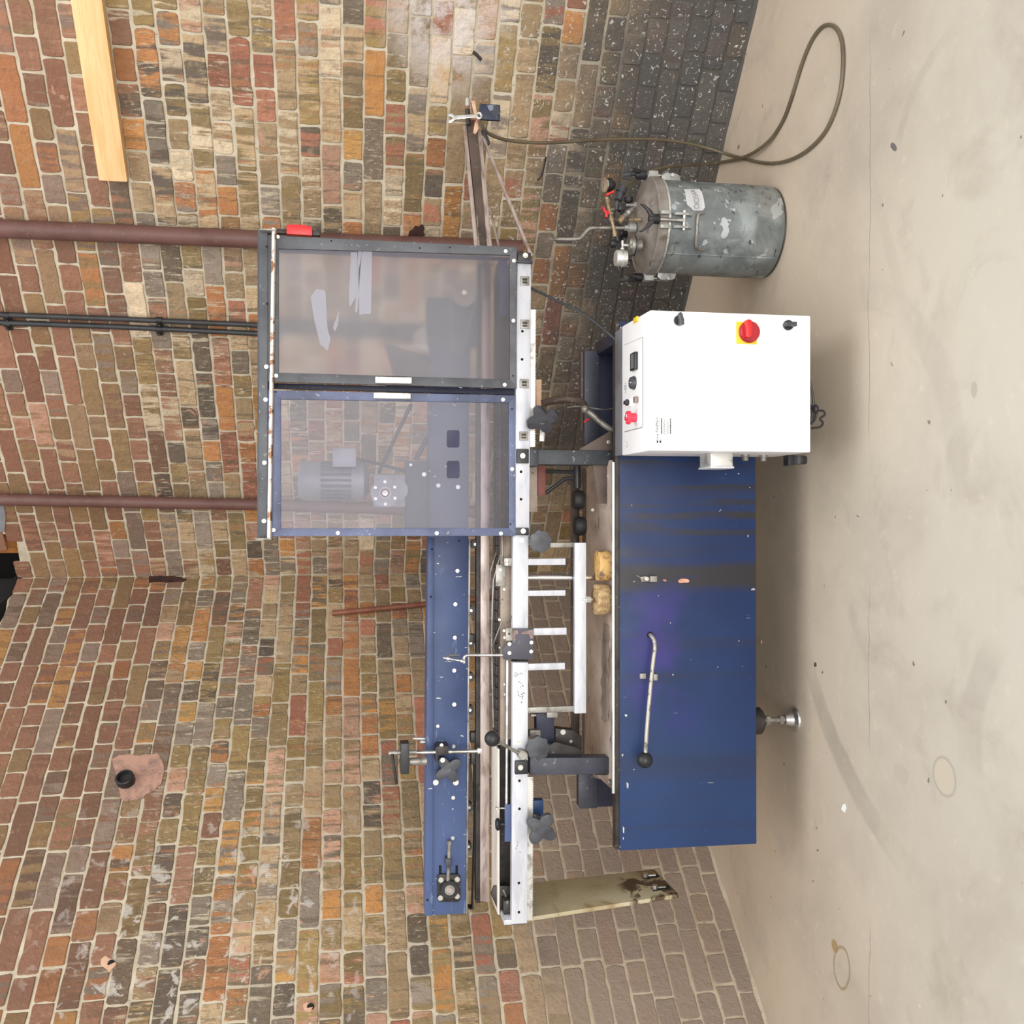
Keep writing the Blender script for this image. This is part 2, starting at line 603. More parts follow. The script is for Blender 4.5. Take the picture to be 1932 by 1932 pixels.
# ------------------------------------------------------------------ geometry helpers
class M:
    def __init__(s):
        s.b = bmesh.new()

    def _add(s, tmp):
        me = bpy.data.meshes.new('t')
        tmp.to_mesh(me)
        tmp.free()
        s.b.from_mesh(me)
        bpy.data.meshes.remove(me)
        return s

    def prism(s, pts, ext, bev=0.0, seg=2):
        t = bmesh.new()
        vs = [t.verts.new(p) for p in pts]
        f = t.faces.new(vs)
        f.normal_update()
        r = bmesh.ops.extrude_face_region(t, geom=[f])
        nv = [g for g in r['geom'] if isinstance(g, bmesh.types.BMVert)]
        bmesh.ops.translate(t, verts=nv, vec=ext)
        bmesh.ops.recalc_face_normals(t, faces=t.faces)
        if bev:
            bmesh.ops.bevel(t, geom=list(t.edges), offset=bev, segments=seg, profile=.6, affect='EDGES', clamp_overlap=True)
        return s._add(t)

    def box(s, x0, x1, y0, y1, z0, z1, bev=.0015):
        x0, x1 = sorted((x0, x1)); y0, y1 = sorted((y0, y1)); z0, z1 = sorted((z0, z1))
        return s.prism([(x0, y0, z0), (x1, y0, z0), (x1, y0, z1), (x0, y0, z1)], Vector((0, y1 - y0, 0)), bev)

    def rect(s, xa, ya, xb, yb, Y, t, bev=.0015):
        """box whose front face at depth Y covers px xa..xb (vertical), ya..yb (sideways)"""
        mx = (xa + xb) / 2
        return s.box(P(mx, ya, Y).x, P(mx, yb, Y).x, Y, Y + t, P(xa, ya, Y).z, P(xb, ya, Y).z, bev)

    def plate(s, pts, Y, t, bev=0.0):
        return s.prism([P(x, y, Y) for x, y in pts], Vector((0, t, 0)), bev)

    def cyl(s, p, q, r, n=20, r2=None, bev=0.0):
        p, q = Vector(p), Vector(q)
        d = q - p
        t = bmesh.new()
        bmesh.ops.create_cone(t, cap_ends=True, segments=n, radius1=r, radius2=r if r2 is None else r2, depth=d.length)
        if bev:
            ed = [e for e in t.edges if len(e.link_faces) == 2 and any(len(f.verts) > 4 for f in e.link_faces)]
            bmesh.ops.bevel(t, geom=ed, offset=bev, segments=2, affect='EDGES', clamp_overlap=True)
        bmesh.ops.transform(t, verts=t.verts, matrix=Matrix.Translation((p + q) / 2) @ d.to_track_quat('Z', 'Y').to_matrix().to_4x4())
        return s._add(t)

    def disc(s, x, y, rpx, Y, t, n=24, bev=.001):
        """cylinder along the depth axis, front face at Y"""
        c = P(x, y, Y)
        return s.cyl(c, c + Vector((0, t, 0)), sz(rpx, x, Y), n, bev=bev)

    def ball(s, c, r, n=20, sc3=(1, 1, 1)):
        t = bmesh.new()
        bmesh.ops.create_uvsphere(t, u_segments=n, v_segments=n // 2 + 2, radius=r)
        bmesh.ops.scale(t, verts=t.verts, vec=sc3)
        bmesh.ops.translate(t, verts=t.verts, vec=c)
        return s._add(t)

    def tube(s, pts, r, n=10, smooth=0):
        pts = [Vector(p) for p in pts]
        for _ in range(smooth):
            q = [pts[0]]
            for a, b in zip(pts, pts[1:]):
                q += [a.lerp(b, .25), a.lerp(b, .75)]
            pts = q + [pts[-1]]
        t = bmesh.new()
        rings, up = [], None
        for i, p in enumerate(pts):
            d = (pts[min(i + 1, len(pts) - 1)] - pts[max(i - 1, 0)]).normalized()
            if up is None:
                up = d.orthogonal().normalized()
            up = (up - d * up.dot(d))
            up = up.normalized() if up.length > 1e-6 else d.orthogonal().normalized()
            sd = d.cross(up)
            rings.append([t.verts.new(p + (up * math.cos(a) + sd * math.sin(a)) * r) for a in [2 * math.pi * j / n for j in range(n)]])
        for a, b in zip(rings, rings[1:]):
            for j in range(n):
                t.faces.new((a[j], a[(j + 1) % n], b[(j + 1) % n], b[j]))
        t.faces.new(rings[0]); t.faces.new(rings[-1])
        bmesh.ops.recalc_face_normals(t, faces=t.faces)
        return s._add(t)

    def lathe(s, o, ax, prof, n=40):
        o, ax = Vector(o), Vector(ax).normalized()
        u = ax.orthogonal().normalized()
        v = ax.cross(u)
        t = bmesh.new()
        rings = []
        for r, h in prof:
            rings.append([t.verts.new(o + ax * h + (u * math.cos(a) + v * math.sin(a)) * max(r, 1e-4)) for a in [2 * math.pi * j / n for j in range(n)]])
        for a, b in zip(rings, rings[1:]):
            for j in range(n):
                t.faces.new((a[j], a[(j + 1) % n], b[(j + 1) % n], b[j]))
        t.faces.new(rings[0]); t.faces.new(rings[-1])
        bmesh.ops.recalc_face_normals(t, faces=t.faces)
        return s._add(t)

    def star(s, c, R, arms, deep, th, rot=0.0, u=(1, 0, 0), v=(0, 0, 1), n=72, bev=.002):
        c, u, v = Vector(c), Vector(u), Vector(v)
        nn = u.cross(v).normalized()
        pts = []
        for i in range(n):
            a = 2 * math.pi * i / n
            q = .5 + .5 * math.cos(arms * (a - rot))
            r = R * (1 - deep + deep * q ** (1.0 if arms > 5 else .72))
            pts.append(c + (u * math.cos(a) + v * math.sin(a)) * r)
        return s.prism(pts, -nn * th, bev)

    def done(s, name, mat, parent=None, at=None):
        vs = s.b.verts
        if parent is not None:
            org = ORG[parent.name]
        elif at is not None:
            org = Vector(at)
        else:
            lo = Vector([min(q.co[i] for q in vs) for i in range(3)])
            hi = Vector([max(q.co[i] for q in vs) for i in range(3)])
            org = Vector(((lo.x + hi.x) / 2, (lo.y + hi.y) / 2, lo.z))
        bmesh.ops.translate(s.b, verts=list(vs), vec=-org)
        me = bpy.data.meshes.new(name)
        s.b.to_mesh(me)
        s.b.free()
        me.shade_smooth()
        me.set_sharp_from_angle(angle=math.radians(34))
        o = bpy.data.objects.new(name, me)
        C.objects.link(o)
        me.materials.append(MT[mat] if isinstance(mat, str) else mat)
        if parent is not None:
            o.parent = parent
        else:
            o.location = org
        ORG[o.name] = org
        return o


ORG = {}


def thing(name, label, cat, loc, group=None):
    o = bpy.data.objects.new(name, None)
    C.objects.link(o)
    o.location = loc
    o.empty_display_size = .1
    ORG[o.name] = Vector(loc)
    return tag(o, label, cat, group)


def tag(o, label=None, cat=None, group=None, kind=None):
    for k, v in (('label', label), ('category', cat), ('group', group), ('kind', kind)):
        if v:
            o[k] = v
    return o


BOLT = None


def bolts(parent, spots, mat='bolt', name='bolt', nrm=(0, -1, 0)):
    """hex-head bolts: (x, y, Y, radius px), copies of one mesh"""
    key = name + mat
    me = bpy.data.meshes.get(key)
    if me is None:
        k = M()
        k.cyl((0, 0, 0), (0, 0, .3), 1.0, 20)
        k.cyl((0, 0, .25), (0, 0, .85), .72, 6 if name == 'bolt' else 16, bev=.08)
        t = bpy.data.meshes.new(key)
        k.b.to_mesh(t)
        k.b.free()
        t.shade_smooth()
        t.set_sharp_from_angle(angle=.6)
        t.materials.append(MT[mat])
        me = t
    for s in spots:
        x, y, Y, r = s
        o = bpy.data.objects.new(name, me)
        C.objects.link(o)
        o.parent = parent
        o.location = P(x, y, Y) - ORG[parent.name]
        o.rotation_euler = Vector(nrm).to_track_quat('Z', 'Y').to_euler()
        q = sz(r, x, Y)
        o.scale = (q, q, q)
        ORG[o.name] = P(x, y, Y)


def holes(parent, spots, name='hole', mat='void'):
    me = bpy.data.meshes.get('hole_' + mat)
    if me is None:
        k = M()
        k.cyl((0, 0, -.4), (0, 0, .25), 1.0, 16)
        me = bpy.data.meshes.new('hole_' + mat)
        k.b.to_mesh(me)
        k.b.free()
        me.materials.append(MT[mat])
    for x, y, Y, r in spots:
        o = bpy.data.objects.new(name, me)
        C.objects.link(o)
        o.parent = parent
        o.location = P(x, y, Y) - ORG[parent.name]
        o.rotation_euler = (math.pi / 2, 0, 0)
        q = sz(r, x, Y)
        o.scale = (q, q, .002)
        ORG[o.name] = P(x, y, Y)


def text(name, body, parent, loc, size, mat, rot=(math.pi / 2, 0, 0), ext=.0002, shear=0.0):
    cu = bpy.data.curves.new(name, 'FONT')
    cu.body = body
    cu.size = size
    cu.extrude = ext
    cu.shear = shear
    cu.materials.append(MT[mat])
    tmp = bpy.data.objects.new('tmp_text', cu)
    C.objects.link(tmp)
    bpy.context.view_layer.update()
    me = bpy.data.meshes.new_from_object(tmp.evaluated_get(bpy.context.evaluated_depsgraph_get()))
    bpy.data.objects.remove(tmp)
    me.materials.clear()
    me.materials.append(MT[mat])
    o = bpy.data.objects.new(name, me)
    C.objects.link(o)
    o.parent = parent
    o.location = Vector(loc) - ORG[parent.name]
    o.rotation_euler = rot
    return o


# ------------------------------------------------------------------ the setting
ROW, HDR, Z0 = .0746, .1126, 1.487 - 19 * .0746 - .0746


def inpoly(p, poly):
    c = False
    for (ax, ay), (bx, by) in zip(poly, poly[1:] + poly[:1]):
        if (ay > p[1]) != (by > p[1]) and p[0] < (bx - ax) * (p[1] - ay) / (by - ay) + ax:
            c = not c
    return c


NOTCH = {'r': [tz(x, y, 'r') for x, y in ((-70, 1008), (12, 1008), (30, 1012), (36, 1050), (42, 1084))] + [(-.3, tz(42, 1084, 'r')[1]), (-.3, tz(-70, 1008, 'r')[1] + .3)],
         'l': [(-.3, tz(42, 1084, 'r')[1]), tz(42, 1086, 'l'), tz(32, 1112, 'l'), tz(14, 1132, 'l'), tz(10, 1158, 'l'), tz(-6, 1185, 'l'), tz(-70, 1196, 'l'), (-.3, tz(-70, 1196, 'l')[1] + .3)]}
PAL = {
    'redbrown': ((142, 104, 86), (130, 92, 76), (150, 110, 90), (124, 94, 80), (158, 114, 92)),
    'tan': ((176, 150, 118), (164, 140, 110), (156, 134, 104), (186, 160, 126), (150, 128, 98)),
    'olive': ((142, 122, 86), (132, 112, 78), (152, 128, 84)),
    'orange': ((184, 126, 80), (190, 134, 78), (172, 114, 74), (192, 144, 84)),
    'red': ((166, 108, 88), (156, 98, 80), (172, 114, 92)),
    'grey': ((136, 124, 112), (122, 112, 102), (146, 134, 122)),
    'dark': ((100, 90, 80), (92, 84, 78), (108, 96, 84)),
    'cream': ((210, 190, 160), (218, 198, 168), (200, 180, 154)),
    'pink': ((196, 154, 130), (188, 146, 124)),
}


def pick(ws):
    t = random.random() * sum(ws.values())
    for k, v in ws.items():
        t -= v
        if t <= 0:
            break
    c = random.choice(PAL[k])
    j = random.uniform(.92, 1.08)
    return tuple(min(255, q * j) for q in c)


def zone(side, t, z):
    if side == 'r':
        if z > 2.2:
            return dict(redbrown=5, olive=2.6, tan=1, orange=.6, grey=1.2, pink=.4), .25
        if z > 1.95:
            return dict(redbrown=2, olive=2, tan=2, grey=2, cream=1, orange=.6, dark=.8), .7
        return dict(tan=4, olive=2, grey=1.6, cream=1.3, orange=1.5, red=1.3, dark=.7, pink=.8), .75 if t < 2 else .5
    if z > 2.2:
        return dict(redbrown=6, olive=1.2, grey=1.5, orange=.9, dark=.7), .15
    if z > 1.75:
        return dict(redbrown=1.6, olive=2.2, dark=1.8, grey=2, orange=1.4, tan=1, pink=.3), .65
    return dict(tan=3.6, olive=2.4, orange=2.0, red=.9, grey=1.6, dark=1.0, pink=.6), .6


def build_wall(side):
    b = bmesh.new()
    LA = {'c1': b.verts.layers.float_color.new('c1'), 'c2': b.verts.layers.float_color.new('c2')}
    LS, LK = b.verts.layers.float.new('seed'), b.verts.layers.float.new('streak')
    sg = 1 if side == 'r' else -1
    T = 3.7 if side == 'r' else 4.4
    ZT = 3.4
    poly = NOTCH[side]
    skip = list(poly)
    if side == 'r':
        a_, z_ = tz(0, 1016, 'r')
        skip[0:3] = [(a_, poly[0][1]), (a_, poly[1][1]), (a_, poly[2][1])]
    rnd = random.Random(11 if side == 'r' else 23)
    for i in range(47):
        za, zb = Z0 + i * ROW, Z0 + (i + 1) * ROW
        if za < -ROW or za > ZT:
            continue
        stretch = (i % 2 == 0) if side == 'l' else (i % 2 == 1)
        L = HDR * 2 if stretch else HDR
        t = -L * (.5 if stretch else .25) if side == 'l' else (-HDR * .5 if stretch else 0)
        drift = rnd.uniform(-.012, .012)
        while t < T:
            ll = L
            if stretch and rnd.random() < .07:
                ll = HDR
            elif not stretch and rnd.random() < .05:
                ll = HDR * 2
            g = .0044
            x0, x1 = t + g + rnd.uniform(-.002, .002) + drift, t + ll - g + rnd.uniform(-.002, .002) + drift
            t += ll
            x0 = max(x0, .004)
            if x1 - x0 < .025:
                continue
            z0, z1 = max(za + g + rnd.uniform(-.0022, .0022), .0), zb - g + rnd.uniform(-.0022, .0022)
            if z1 - z0 < .02:
                continue
            cx, cz = (x0 + x1) / 2, (z0 + z1) / 2
            if inpoly((cx, cz), skip):
                continue
            ws, stk = zone(side, cx, cz)
            c1, c2 = pick(ws), pick(ws)
            if rnd.random() < .5:
                jj = rnd.uniform(.84, 1.1)
                c2 = tuple(q * jj for q in c1)
            sd, sk = rnd.random(), max(0, stk * rnd.uniform(0, 1.6) - .2)
            proud = rnd.uniform(.0022, .0048)
            rr = rnd.uniform(.002, .0075)
            wx, wz = x1 - x0, z1 - z0
            out = []
            nx = 6 if wx > .15 else 3

            def edge(ax, az, bx, bz, k):
                for j in range(1, k):
                    f = j / k
                    out.append((ax + (bx - ax) * f + rnd.gauss(0, .0017), az + (bz - az) * f + rnd.gauss(0, .0015)))
            r = [rr * rnd.uniform(.5, 1.3) for _ in range(4)]
            pts = [(x0 + r[0], z0), (x1 - r[1], z0), (x1, z0 + r[1]), (x1, z1 - r[2]), (x1 - r[2], z1), (x0 + r[3], z1), (x0, z1 - r[3]), (x0, z0 + r[0])]
            for (p, q), k in zip(zip(pts, pts[1:] + pts[:1]), (nx, 1, 2, 1, nx, 1, 2, 1)):
                out.append((p[0] + rnd.gauss(0, .0008), p[1] + rnd.gauss(0, .0008)))
                edge(*p, *q, k)
            rings = []
            tilt = rnd.uniform(-.0007, .0007), rnd.uniform(-.0007, .0007)
            for ins, dep in ((0, -.004), (0, proud * .55), (.0026, proud)):
                ring = []
                for (a, c) in out:
                    u, v = (a - cx) / wx * 2, (c - cz) / wz * 2
                    a2 = a - (ins if u > 0 else -ins) * min(1, abs(u) * 1.6)
                    c2_ = c - (ins if v > 0 else -ins) * min(1, abs(v) * 1.6)
                    d = max(dep + tilt[0] * u + tilt[1] * v, .0009) if dep > 0 else dep
                    vt = b.verts.new((sg * a2, -d, c2_))
                    vt[LA['c1']] = (*lin(c1), 1)
                    vt[LA['c2']] = (*lin(c2), 1)
                    vt[LS], vt[LK] = sd, sk
                    ring.append(vt)
                rings.append(ring)
            n = len(out)
            for ra, rb in zip(rings, rings[1:]):
                for j in range(n):
                    f = b.faces.new((ra[j], ra[(j + 1) % n], rb[(j + 1) % n], rb[j]))
                    f.smooth = True
            b.faces.new(rings[-1])
    bmesh.ops.recalc_face_normals(b, faces=b.faces)
    # mortar: outline with the broken notch left open, with thickness
    if side == 'r':
        ol = [(0, 0), (T, 0), (T, ZT), (poly[0][0], ZT)] + poly[:5]
        ol[-1] = (0, poly[4][1])
    else:
        ol = [(0, 0), (T, 0), (T, ZT), (poly[6][0], ZT)] + poly[6:0:-1]
        ol[-1] = (0, poly[1][1])
    vs = [b.verts.new((sg * a, 0, c)) for a, c in ol]
    f = b.faces.new(vs)
    f.material_index = 1
    ex = bmesh.ops.extrude_face_region(b, geom=[f])
    nv = [q for q in ex['geom'] if isinstance(q, bmesh.types.BMVert)]
    bmesh.ops.translate(b, verts=nv, vec=(0, .22, 0))
    for q in ex['geom']:
        if isinstance(q, bmesh.types.BMFace):
            q.material_index = 1
    for v in vs:
        for fc in v.link_faces:
            fc.material_index = 1
    bmesh.ops.triangulate(b, faces=[q for q in b.faces if len(q.verts) > 8 and q.material_index == 1])
    me = bpy.data.meshes.new('wall')
    b.to_mesh(me)
    b.free()
    me.materials.append(MT['brick' + side])
    me.materials.append(MT['mortar' + side])
    name = 'wall_right' if side == 'r' else 'wall_left'
    o = bpy.data.objects.new(name, me)
    C.objects.link(o)
    ax = DR if side == 'r' else -DL
    iy = IR if side == 'r' else IL
    mm = Matrix((ax, iy, Vector((0, 0, 1)))).transposed().to_4x4()
    mm.translation = CORNER
    o.matrix_world = mm
    tag(o, kind='structure', label='old brick wall on the right of the corner' if side == 'r' else 'old brick wall on the left of the corner')
    return o


build_wall('r')
build_wall('l')
k = M()
k.box(-6, 6, -5, 7, -.1, 0, 0)
tag(k.done('floor', 'floor', at=(0, 0, 0)), 'pale worn concrete floor', kind='structure')
# mortar fillet where wall meets floor
for side, D, I in (('r', DR, IR), ('l', DL, IL)):
    k = M()
    rnd = random.Random(5)
    a, e = CORNER - I * .004, 3.6
    N = 60
    pts = []
    t = bmesh.new()
    pr = None
    for i in range(N + 1):
        c = a + D * (e * i / N)
        h, d = .006 + rnd.random() * .008, .006 + rnd.random() * .008
        cur = [t.verts.new(c + Vector((0, 0, h))), t.verts.new(c - I * d * .6 + Vector((0, 0, h * .5))), t.verts.new(c - I * d + Vector((0, 0, .0005))), t.verts.new(c + Vector((0, 0, .0005)))]
        if pr:
            for j in range(3):
                t.faces.new((pr[j], pr[j + 1], cur[j + 1], cur[j]))
        pr = cur
    k._add(t)
    o = k.done('baseboard_right' if side == 'r' else 'baseboard_left', 'mortar' + side, at=CORNER)
    tag(o, 'rough mortar fillet along the foot of the ' + ('right' if side == 'r' else 'left') + ' brick wall', kind='structure')
# hole broken through the top of the corner, its shade painted as black panels
k = M()
q = W(-10, 1100, 'l')
c0 = CORNER + Vector((0, 0, q.z))
k.box(c0.x - 1.2, c0.x + 1.1, c0.y + .45, c0.y + .5, 2.2, 3.3, 0)
k.box(c0.x - 1.25, c0.x - 1.2, c0.y - .6, c0.y + .5, 2.2, 3.3, 0)
k.box(c0.x - 1.2, c0.x + 1.1, c0.y + .1, c0.y + .5, 2.15, 2.2, 0)
k.box(c0.x - 1.2, c0.x + .8, c0.y + .1, c0.y + .5, 3.25, 3.3, 0)
tag(k.done('corner_cavity', 'void'), 'cavity behind the broken brick corner, its shade painted as a black lining', kind='structure')


# ------------------------------------------------------------------ things on the walls
def wall_pipe(name, side, pts, r, mat, label, cat, off, group=None, brackets=()):
    k = M()
    k.tube([W(x, y, side, off) for x, y in pts], r, 18)
    o = k.done(name, mat)
    tag(o, label, cat, group)
    for x, y in brackets:
        k = M()
        c = W(x, y, side, off)
        I = IR if side == 'r' else IL
        D = DR if side == 'r' else DL
        k.cyl(c - Vector((0, 0, .012)), c + Vector((0, 0, .012)), r * 1.2, 16)
        k.prism([c + D * s + Vector((0, 0, z)) + I * .004 for s, z in ((-.03, -.012), (.0, -.012), (.0, .012), (-.03, .012))], I * (off - .006), .001)
        k.ball(c - D * .022 - I * .002, .006, 10)
        k.done('bracket', 'black', o)
    return o


wall_pipe('wall_pipe', 'r', [(-130, 426), (490, 452), (985, 470)], .033, 'pipe', 'brown painted wall pipe beside the red switch, running behind the hazy guard door', 'pipe', .045)
wall_pipe('wall_pipe', 'r', [(-130, 940), (480, 952), (900, 966)], .026, 'pipe', 'brown painted wall pipe nearer the corner, running behind the guard door with the motor', 'pipe', .045)
wall_pipe('conduit', 'r', [(-130, 589), (230, 602), (498, 614), (900, 634)], .0105, 'cond', 'thin black conduit on the brick wall, the one nearer the wooden plank', 'conduit', .02, 'twin black conduits', ((12, 595), (300, 604)))
wall_pipe('conduit', 'r', [(-130, 604), (230, 617), (498, 630), (900, 650)], .0105, 'cond', 'thin black conduit on the brick wall, the one nearer the corner', 'conduit', .02, 'twin black conduits', ((14, 611), (300, 621)))
k = M()
a, b_ = W(627, 1157, 'l', .02), W(830, 1137, 'l', .02)
k.tube([a, a.lerp(b_, .5) + Vector((0, 0, 0)), b_, W(960, 1124, 'l', .02)], .0125, 14)
tag(k.done('copper_pipe', 'copper'), 'short copper pipe end lying against the brick wall above the blue beam', 'pipe')

# timber on the right wall
k = M()
A, B = W(140, -30, 'r'), W(187, 342, 'r')
A2, B2 = W(198, -30, 'r', .05), W(240, 342, 'r', .05)
zc, hh = (B.z + A.z) / 2, .0
ta = 3.6
tb = (W(215, 342, 'r', .045) - CORNER).dot(DR)
ztop, zbot = W(187, 342, 'r', .045).z, W(240, 342, 'r', .045).z
k.prism([CORNER + DR * t_ - IR * .0058 + Vector((0, 0, z_)) for t_, z_ in ((tb, zbot), (ta, zbot), (ta, ztop), (tb, ztop))], -IR * .04, .002)
o = k.done('timber_plank', 'pine')
tag(o, 'yellow pine plank fixed level on the brick wall, the only plank', 'plank')
# old lintel end, and a black block added as shade in the broken corner
k = M()
a = W(-30, 1027, 'r', .01)
k.prism([W(x, y, 'r', -.05) for x, y in ((-40, 1011), (33, 1011), (35, 1044), (-40, 1044))], IR * .3, .004)
tag(k.done('lintel_stub', 'oldwood'), 'orange-brown timber lintel end showing in the broken brick corner', 'beam')
k = M()
k.prism([W(x, y, 'l', -.06) for x, y in ((-60, 1092), (24, 1090), (38, 1078), (36, 1102), (16, 1128), (-10, 1146), (-60, 1160))], IL * .2, .01)
tag(k.done('hollow_shade_block', 'void'), 'black block added for the shade inside the hole broken in the brick corner', 'beam')
k = M()
k.prism([W(x, y, 'r', .008) for x, y in ((-50, 945), (7, 950), (11, 975), (9, 1004), (-50, 1004))], IR * .1, .004)
tag(k.done('lintel_pad', 'motor'), 'grey painted block above the orange timber lintel end', 'block')

# pipe stub with its broken terracotta patch
t0 = thing('pipe_stub', 'black pipe end poking from a broken pink patch in the brick wall', 'pipe', W(238, 1478, 'l'))
k = M()
rnd = random.Random(3)
ol = [(212, 1432), (232, 1423), (262, 1426), (296, 1420), (310, 1446), (303, 1476), (284, 1496), (262, 1508), (240, 1510), (226, 1505), (219, 1470)]
pts = []
for (ax, ay), (bx, by) in zip(ol, ol[1:] + ol[:1]):
    for j in range(3):
        f = j / 3
        pts.append((ax + (bx - ax) * f + rnd.uniform(-2.5, 2.5), ay + (by - ay) * f + rnd.uniform(-2.5, 2.5)))
k.prism([W(x, y, 'l', .0065) for x, y in pts], IL * .006, .0)
MT['terra'] = simple('broken_brick_patch', (182, 142, 124), .9, 0, (140, 114, 104), 16, bump=.9, spk=(104, 82, 74))
k.done('broken_patch', 'terra', t0)
k = M()
c = W(240, 1476, 'l', .0)
k.lathe(c + IL * .02, -IL + Vector((0, 0, .12)), [(.034, 0), (.034, .055), (.031, .058), (.026, .058), (.024, .04), (0, .038)], 28)
k.done('pipe_end', 'black', t0)
# two other chipped drill holes and the slot beside the corner
for x, y, s, lb in ((207, 1818, 15, 'pale chipped drill hole in the brick wall left of the pipe stub, the larger chip'), (583, 1900, 10, 'small pale chipped drill hole low on the brick wall by the picture edge')):
    t1 = thing('drill_hole', lb, 'hole', W(x, y, 'l'))
    k = M()
    pts = [(x + math.cos(a) * s * (1.2 if math.cos(a) < 0 else .8) * rnd.uniform(.6, 1.1), y + math.sin(a) * s * rnd.uniform(.6, 1.2)) for a in [j * .52 for j in range(12)]]
    k.prism([W(px_, py_, 'l', .0068) for px_, py_ in pts], IL * .006)
    k.done('chipped_edge', 'chip', t1)
    k = M()
    k.cyl(W(x + 3, y, 'l', .0072), W(x + 3, y, 'l', 0), .012, 14)
    k.done('bore', 'void', t1)
k = M()
pts = [(281, 1087), (300, 1086.5), (330, 1087), (352, 1092), (346, 1096), (320, 1098), (296, 1097), (281, 1098)]
k.prism([W(x, y, 'l', .0075) for x, y in pts], IL * .006)
MT['redvoid'] = simple('dark_red_slot', (62, 36, 30), .9, 0, (32, 20, 18), 30)
tag(k.done('missing_brick_slot', 'redvoid'), 'dark reddish slot of a missing brick beside the wall corner', 'hole')
k = M()
pts = [(770, 446), (772, 437), (779, 433), (783, 426), (790, 428), (797, 424), (801, 431), (799, 438), (802, 444), (792, 448), (780, 449)]
k.prism([W(x, y, 'r', .0075) for x, y in pts], IR * .006)
tag(k.done('broken_brick', 'redvoid'), 'dark hollow of a broken brick beside the upper edge of the hazy guard door', 'hole')
# two bits of wire on the lower right wall
k = M()
k.tube([W(x, y, 'r', .012) for x, y in ((1014, 340), (1021, 334), (1026, 318), (1030, 296))], .0035, 8, 2)
tag(k.done('wall_hook', 'dark'), 'small bent dark wire hook on the sooty brick wall near the hanging hose', 'hook')
k = M()
k.tube([W(x, y, 'r', .02) for x, y in ((893, 98), (900, 104), (908, 113))], .006, 8)
tag(k.done('wall_nail', 'dark'), 'dark nail in the pale bricks above the blue bracket plate', 'nail')


# ------------------------------------------------------------------ the labelling machine
YP, YR, YG, YB = 2.78, 2.87, 2.835, 3.08
MC = thing('labelling_machine', 'long blue bottle labelling machine with conveyor, clear guard doors and white control cabinet', 'machine', (0, 3.05, 0))
pz = lambda x, Y: P(x, 966, Y).z
pxx = lambda x, y, Y: P(x, y, Y).x

# base: front panel, frame, tray
XL = pxx(1300, 1598.5, YP)
XRb = .56
ZB, ZT_ = pz(1425, YP), pz(1169, YP)
k = M()
k.prism([P(1169.5, 1605, YP), P(1427.5, 1592, YP), Vector((XRb, YP, ZB)), Vector((XRb, YP, ZT_))], Vector((0, .012, 0)), .0015)
panel = k.done('front_panel', 'bluepanel', MC)
k = M()
k.box(XL + .005, XRb, YP + .002, YP + .035, ZT_ - .004, ZT_ + .012, .002)      # folded top lip
k.done('panel_lip', 'dark', MC)
k = M()
zt = ZT_ + .014
k.cyl((pxx(1165, 1497, YP), YP + .006, zt + .003), (pxx(1165, 872, YP), YP + .006, zt + .003), .0055, 14)
k.done('trim_bar', 'chrome', MC)
k = M()
bx0, bx1 = -.95, XRb - .01
k.box(bx0 + .2, bx0 + .24, YP + .01, 3.1, ZB + .01, ZT_ - .01)
k.box(bx1 - .04, bx1, YP + .01, 3.1, ZB + .01, ZT_ - .01)
k.box(bx0 + .2, bx1, YP + .01, 3.33, ZB + .005, ZB + .03)
k.done('base_frame', 'navy', MC)
k = M()
k.box(pxx(1145, 1522, 3.1), pxx(1145, 664, 3.1), 3.1, 3.13, ZB + .01, pz(1126, 3.1), .002)
k.done('back_panel', 'deepnavy', MC)
k = M()
k.plate([(1091.5, 1461), (1091.5, 1521), (1096, 1526), (1127, 1525), (1127, 1461)], 3.07, .03, .002)
k.done('rear_bracket', 'bluegrey', MC)
k = M()
k.rect(1103, 662, 1131, 840, 3.08, .03, .002)
k.done('rear_bracket', 'bluegrey', MC)
k = M()
k.rect(1096, 664, 1104, 812, 3.1, .02, .001)
k.done('rear_bracket', 'rust', MC)
# the drip tray: sloping floor with rounded end
k = M()
zf, zb = ZT_ + .002, ZT_ + .03
tp = [(1161, 1462), (1161, 872)]
k.prism([F(1162, 1470, zf), F(1162, 868, zf), F(1120, 868, zf), F(1106, 885, zf + .012), F(1102, 1440, zf + .012), F(1108, 1462, zf + .01), F(1128, 1470, zf)], Vector((0, 0, -.01)), .003)
tray_o = k.done('drip_tray', 'tray', MC)
k = M()
k.prism([F(1104, 886, zf + .01), F(1104, 1440, zf + .01), F(1098, 1440, zf + .016), F(1098, 886, zf + .016)], Vector((0, 0, -.012)), .002)
k.prism([Vector((F(1102, 1440, zf).x, 3.27, zf + .0)), Vector((F(1102, 900, zf).x, 3.27, zf)), Vector((F(1102, 900, zf).x, 3.27, zf + .03)), Vector((F(1102, 1440, zf).x, 3.27, zf + .03))], Vector((0, .01, 0)), .002)
k.done('tray_lip', 'rust', tray_o)
k = M()
k.prism([P(1124, 1462, 2.9), P(1160, 1494, 2.9), P(1160, 1462, 2.9)], Vector((0, .012, 0)), .001)
k.done('gusset', 'grime', MC)
k = M()
k.prism([P(1092, 848, 2.9), P(1154, 812, 2.9), P(1157, 868, 2.9), P(1120, 868, 2.9)], Vector((0, .02, 0)), .001)
k.prism([P(1118, 876, 2.9), P(1160, 876, 2.9), P(1152, 950, 2.9), P(1128, 950, 2.9)], Vector((0, .006, 0)), .001)
k.done('gusset', 'rust', MC)
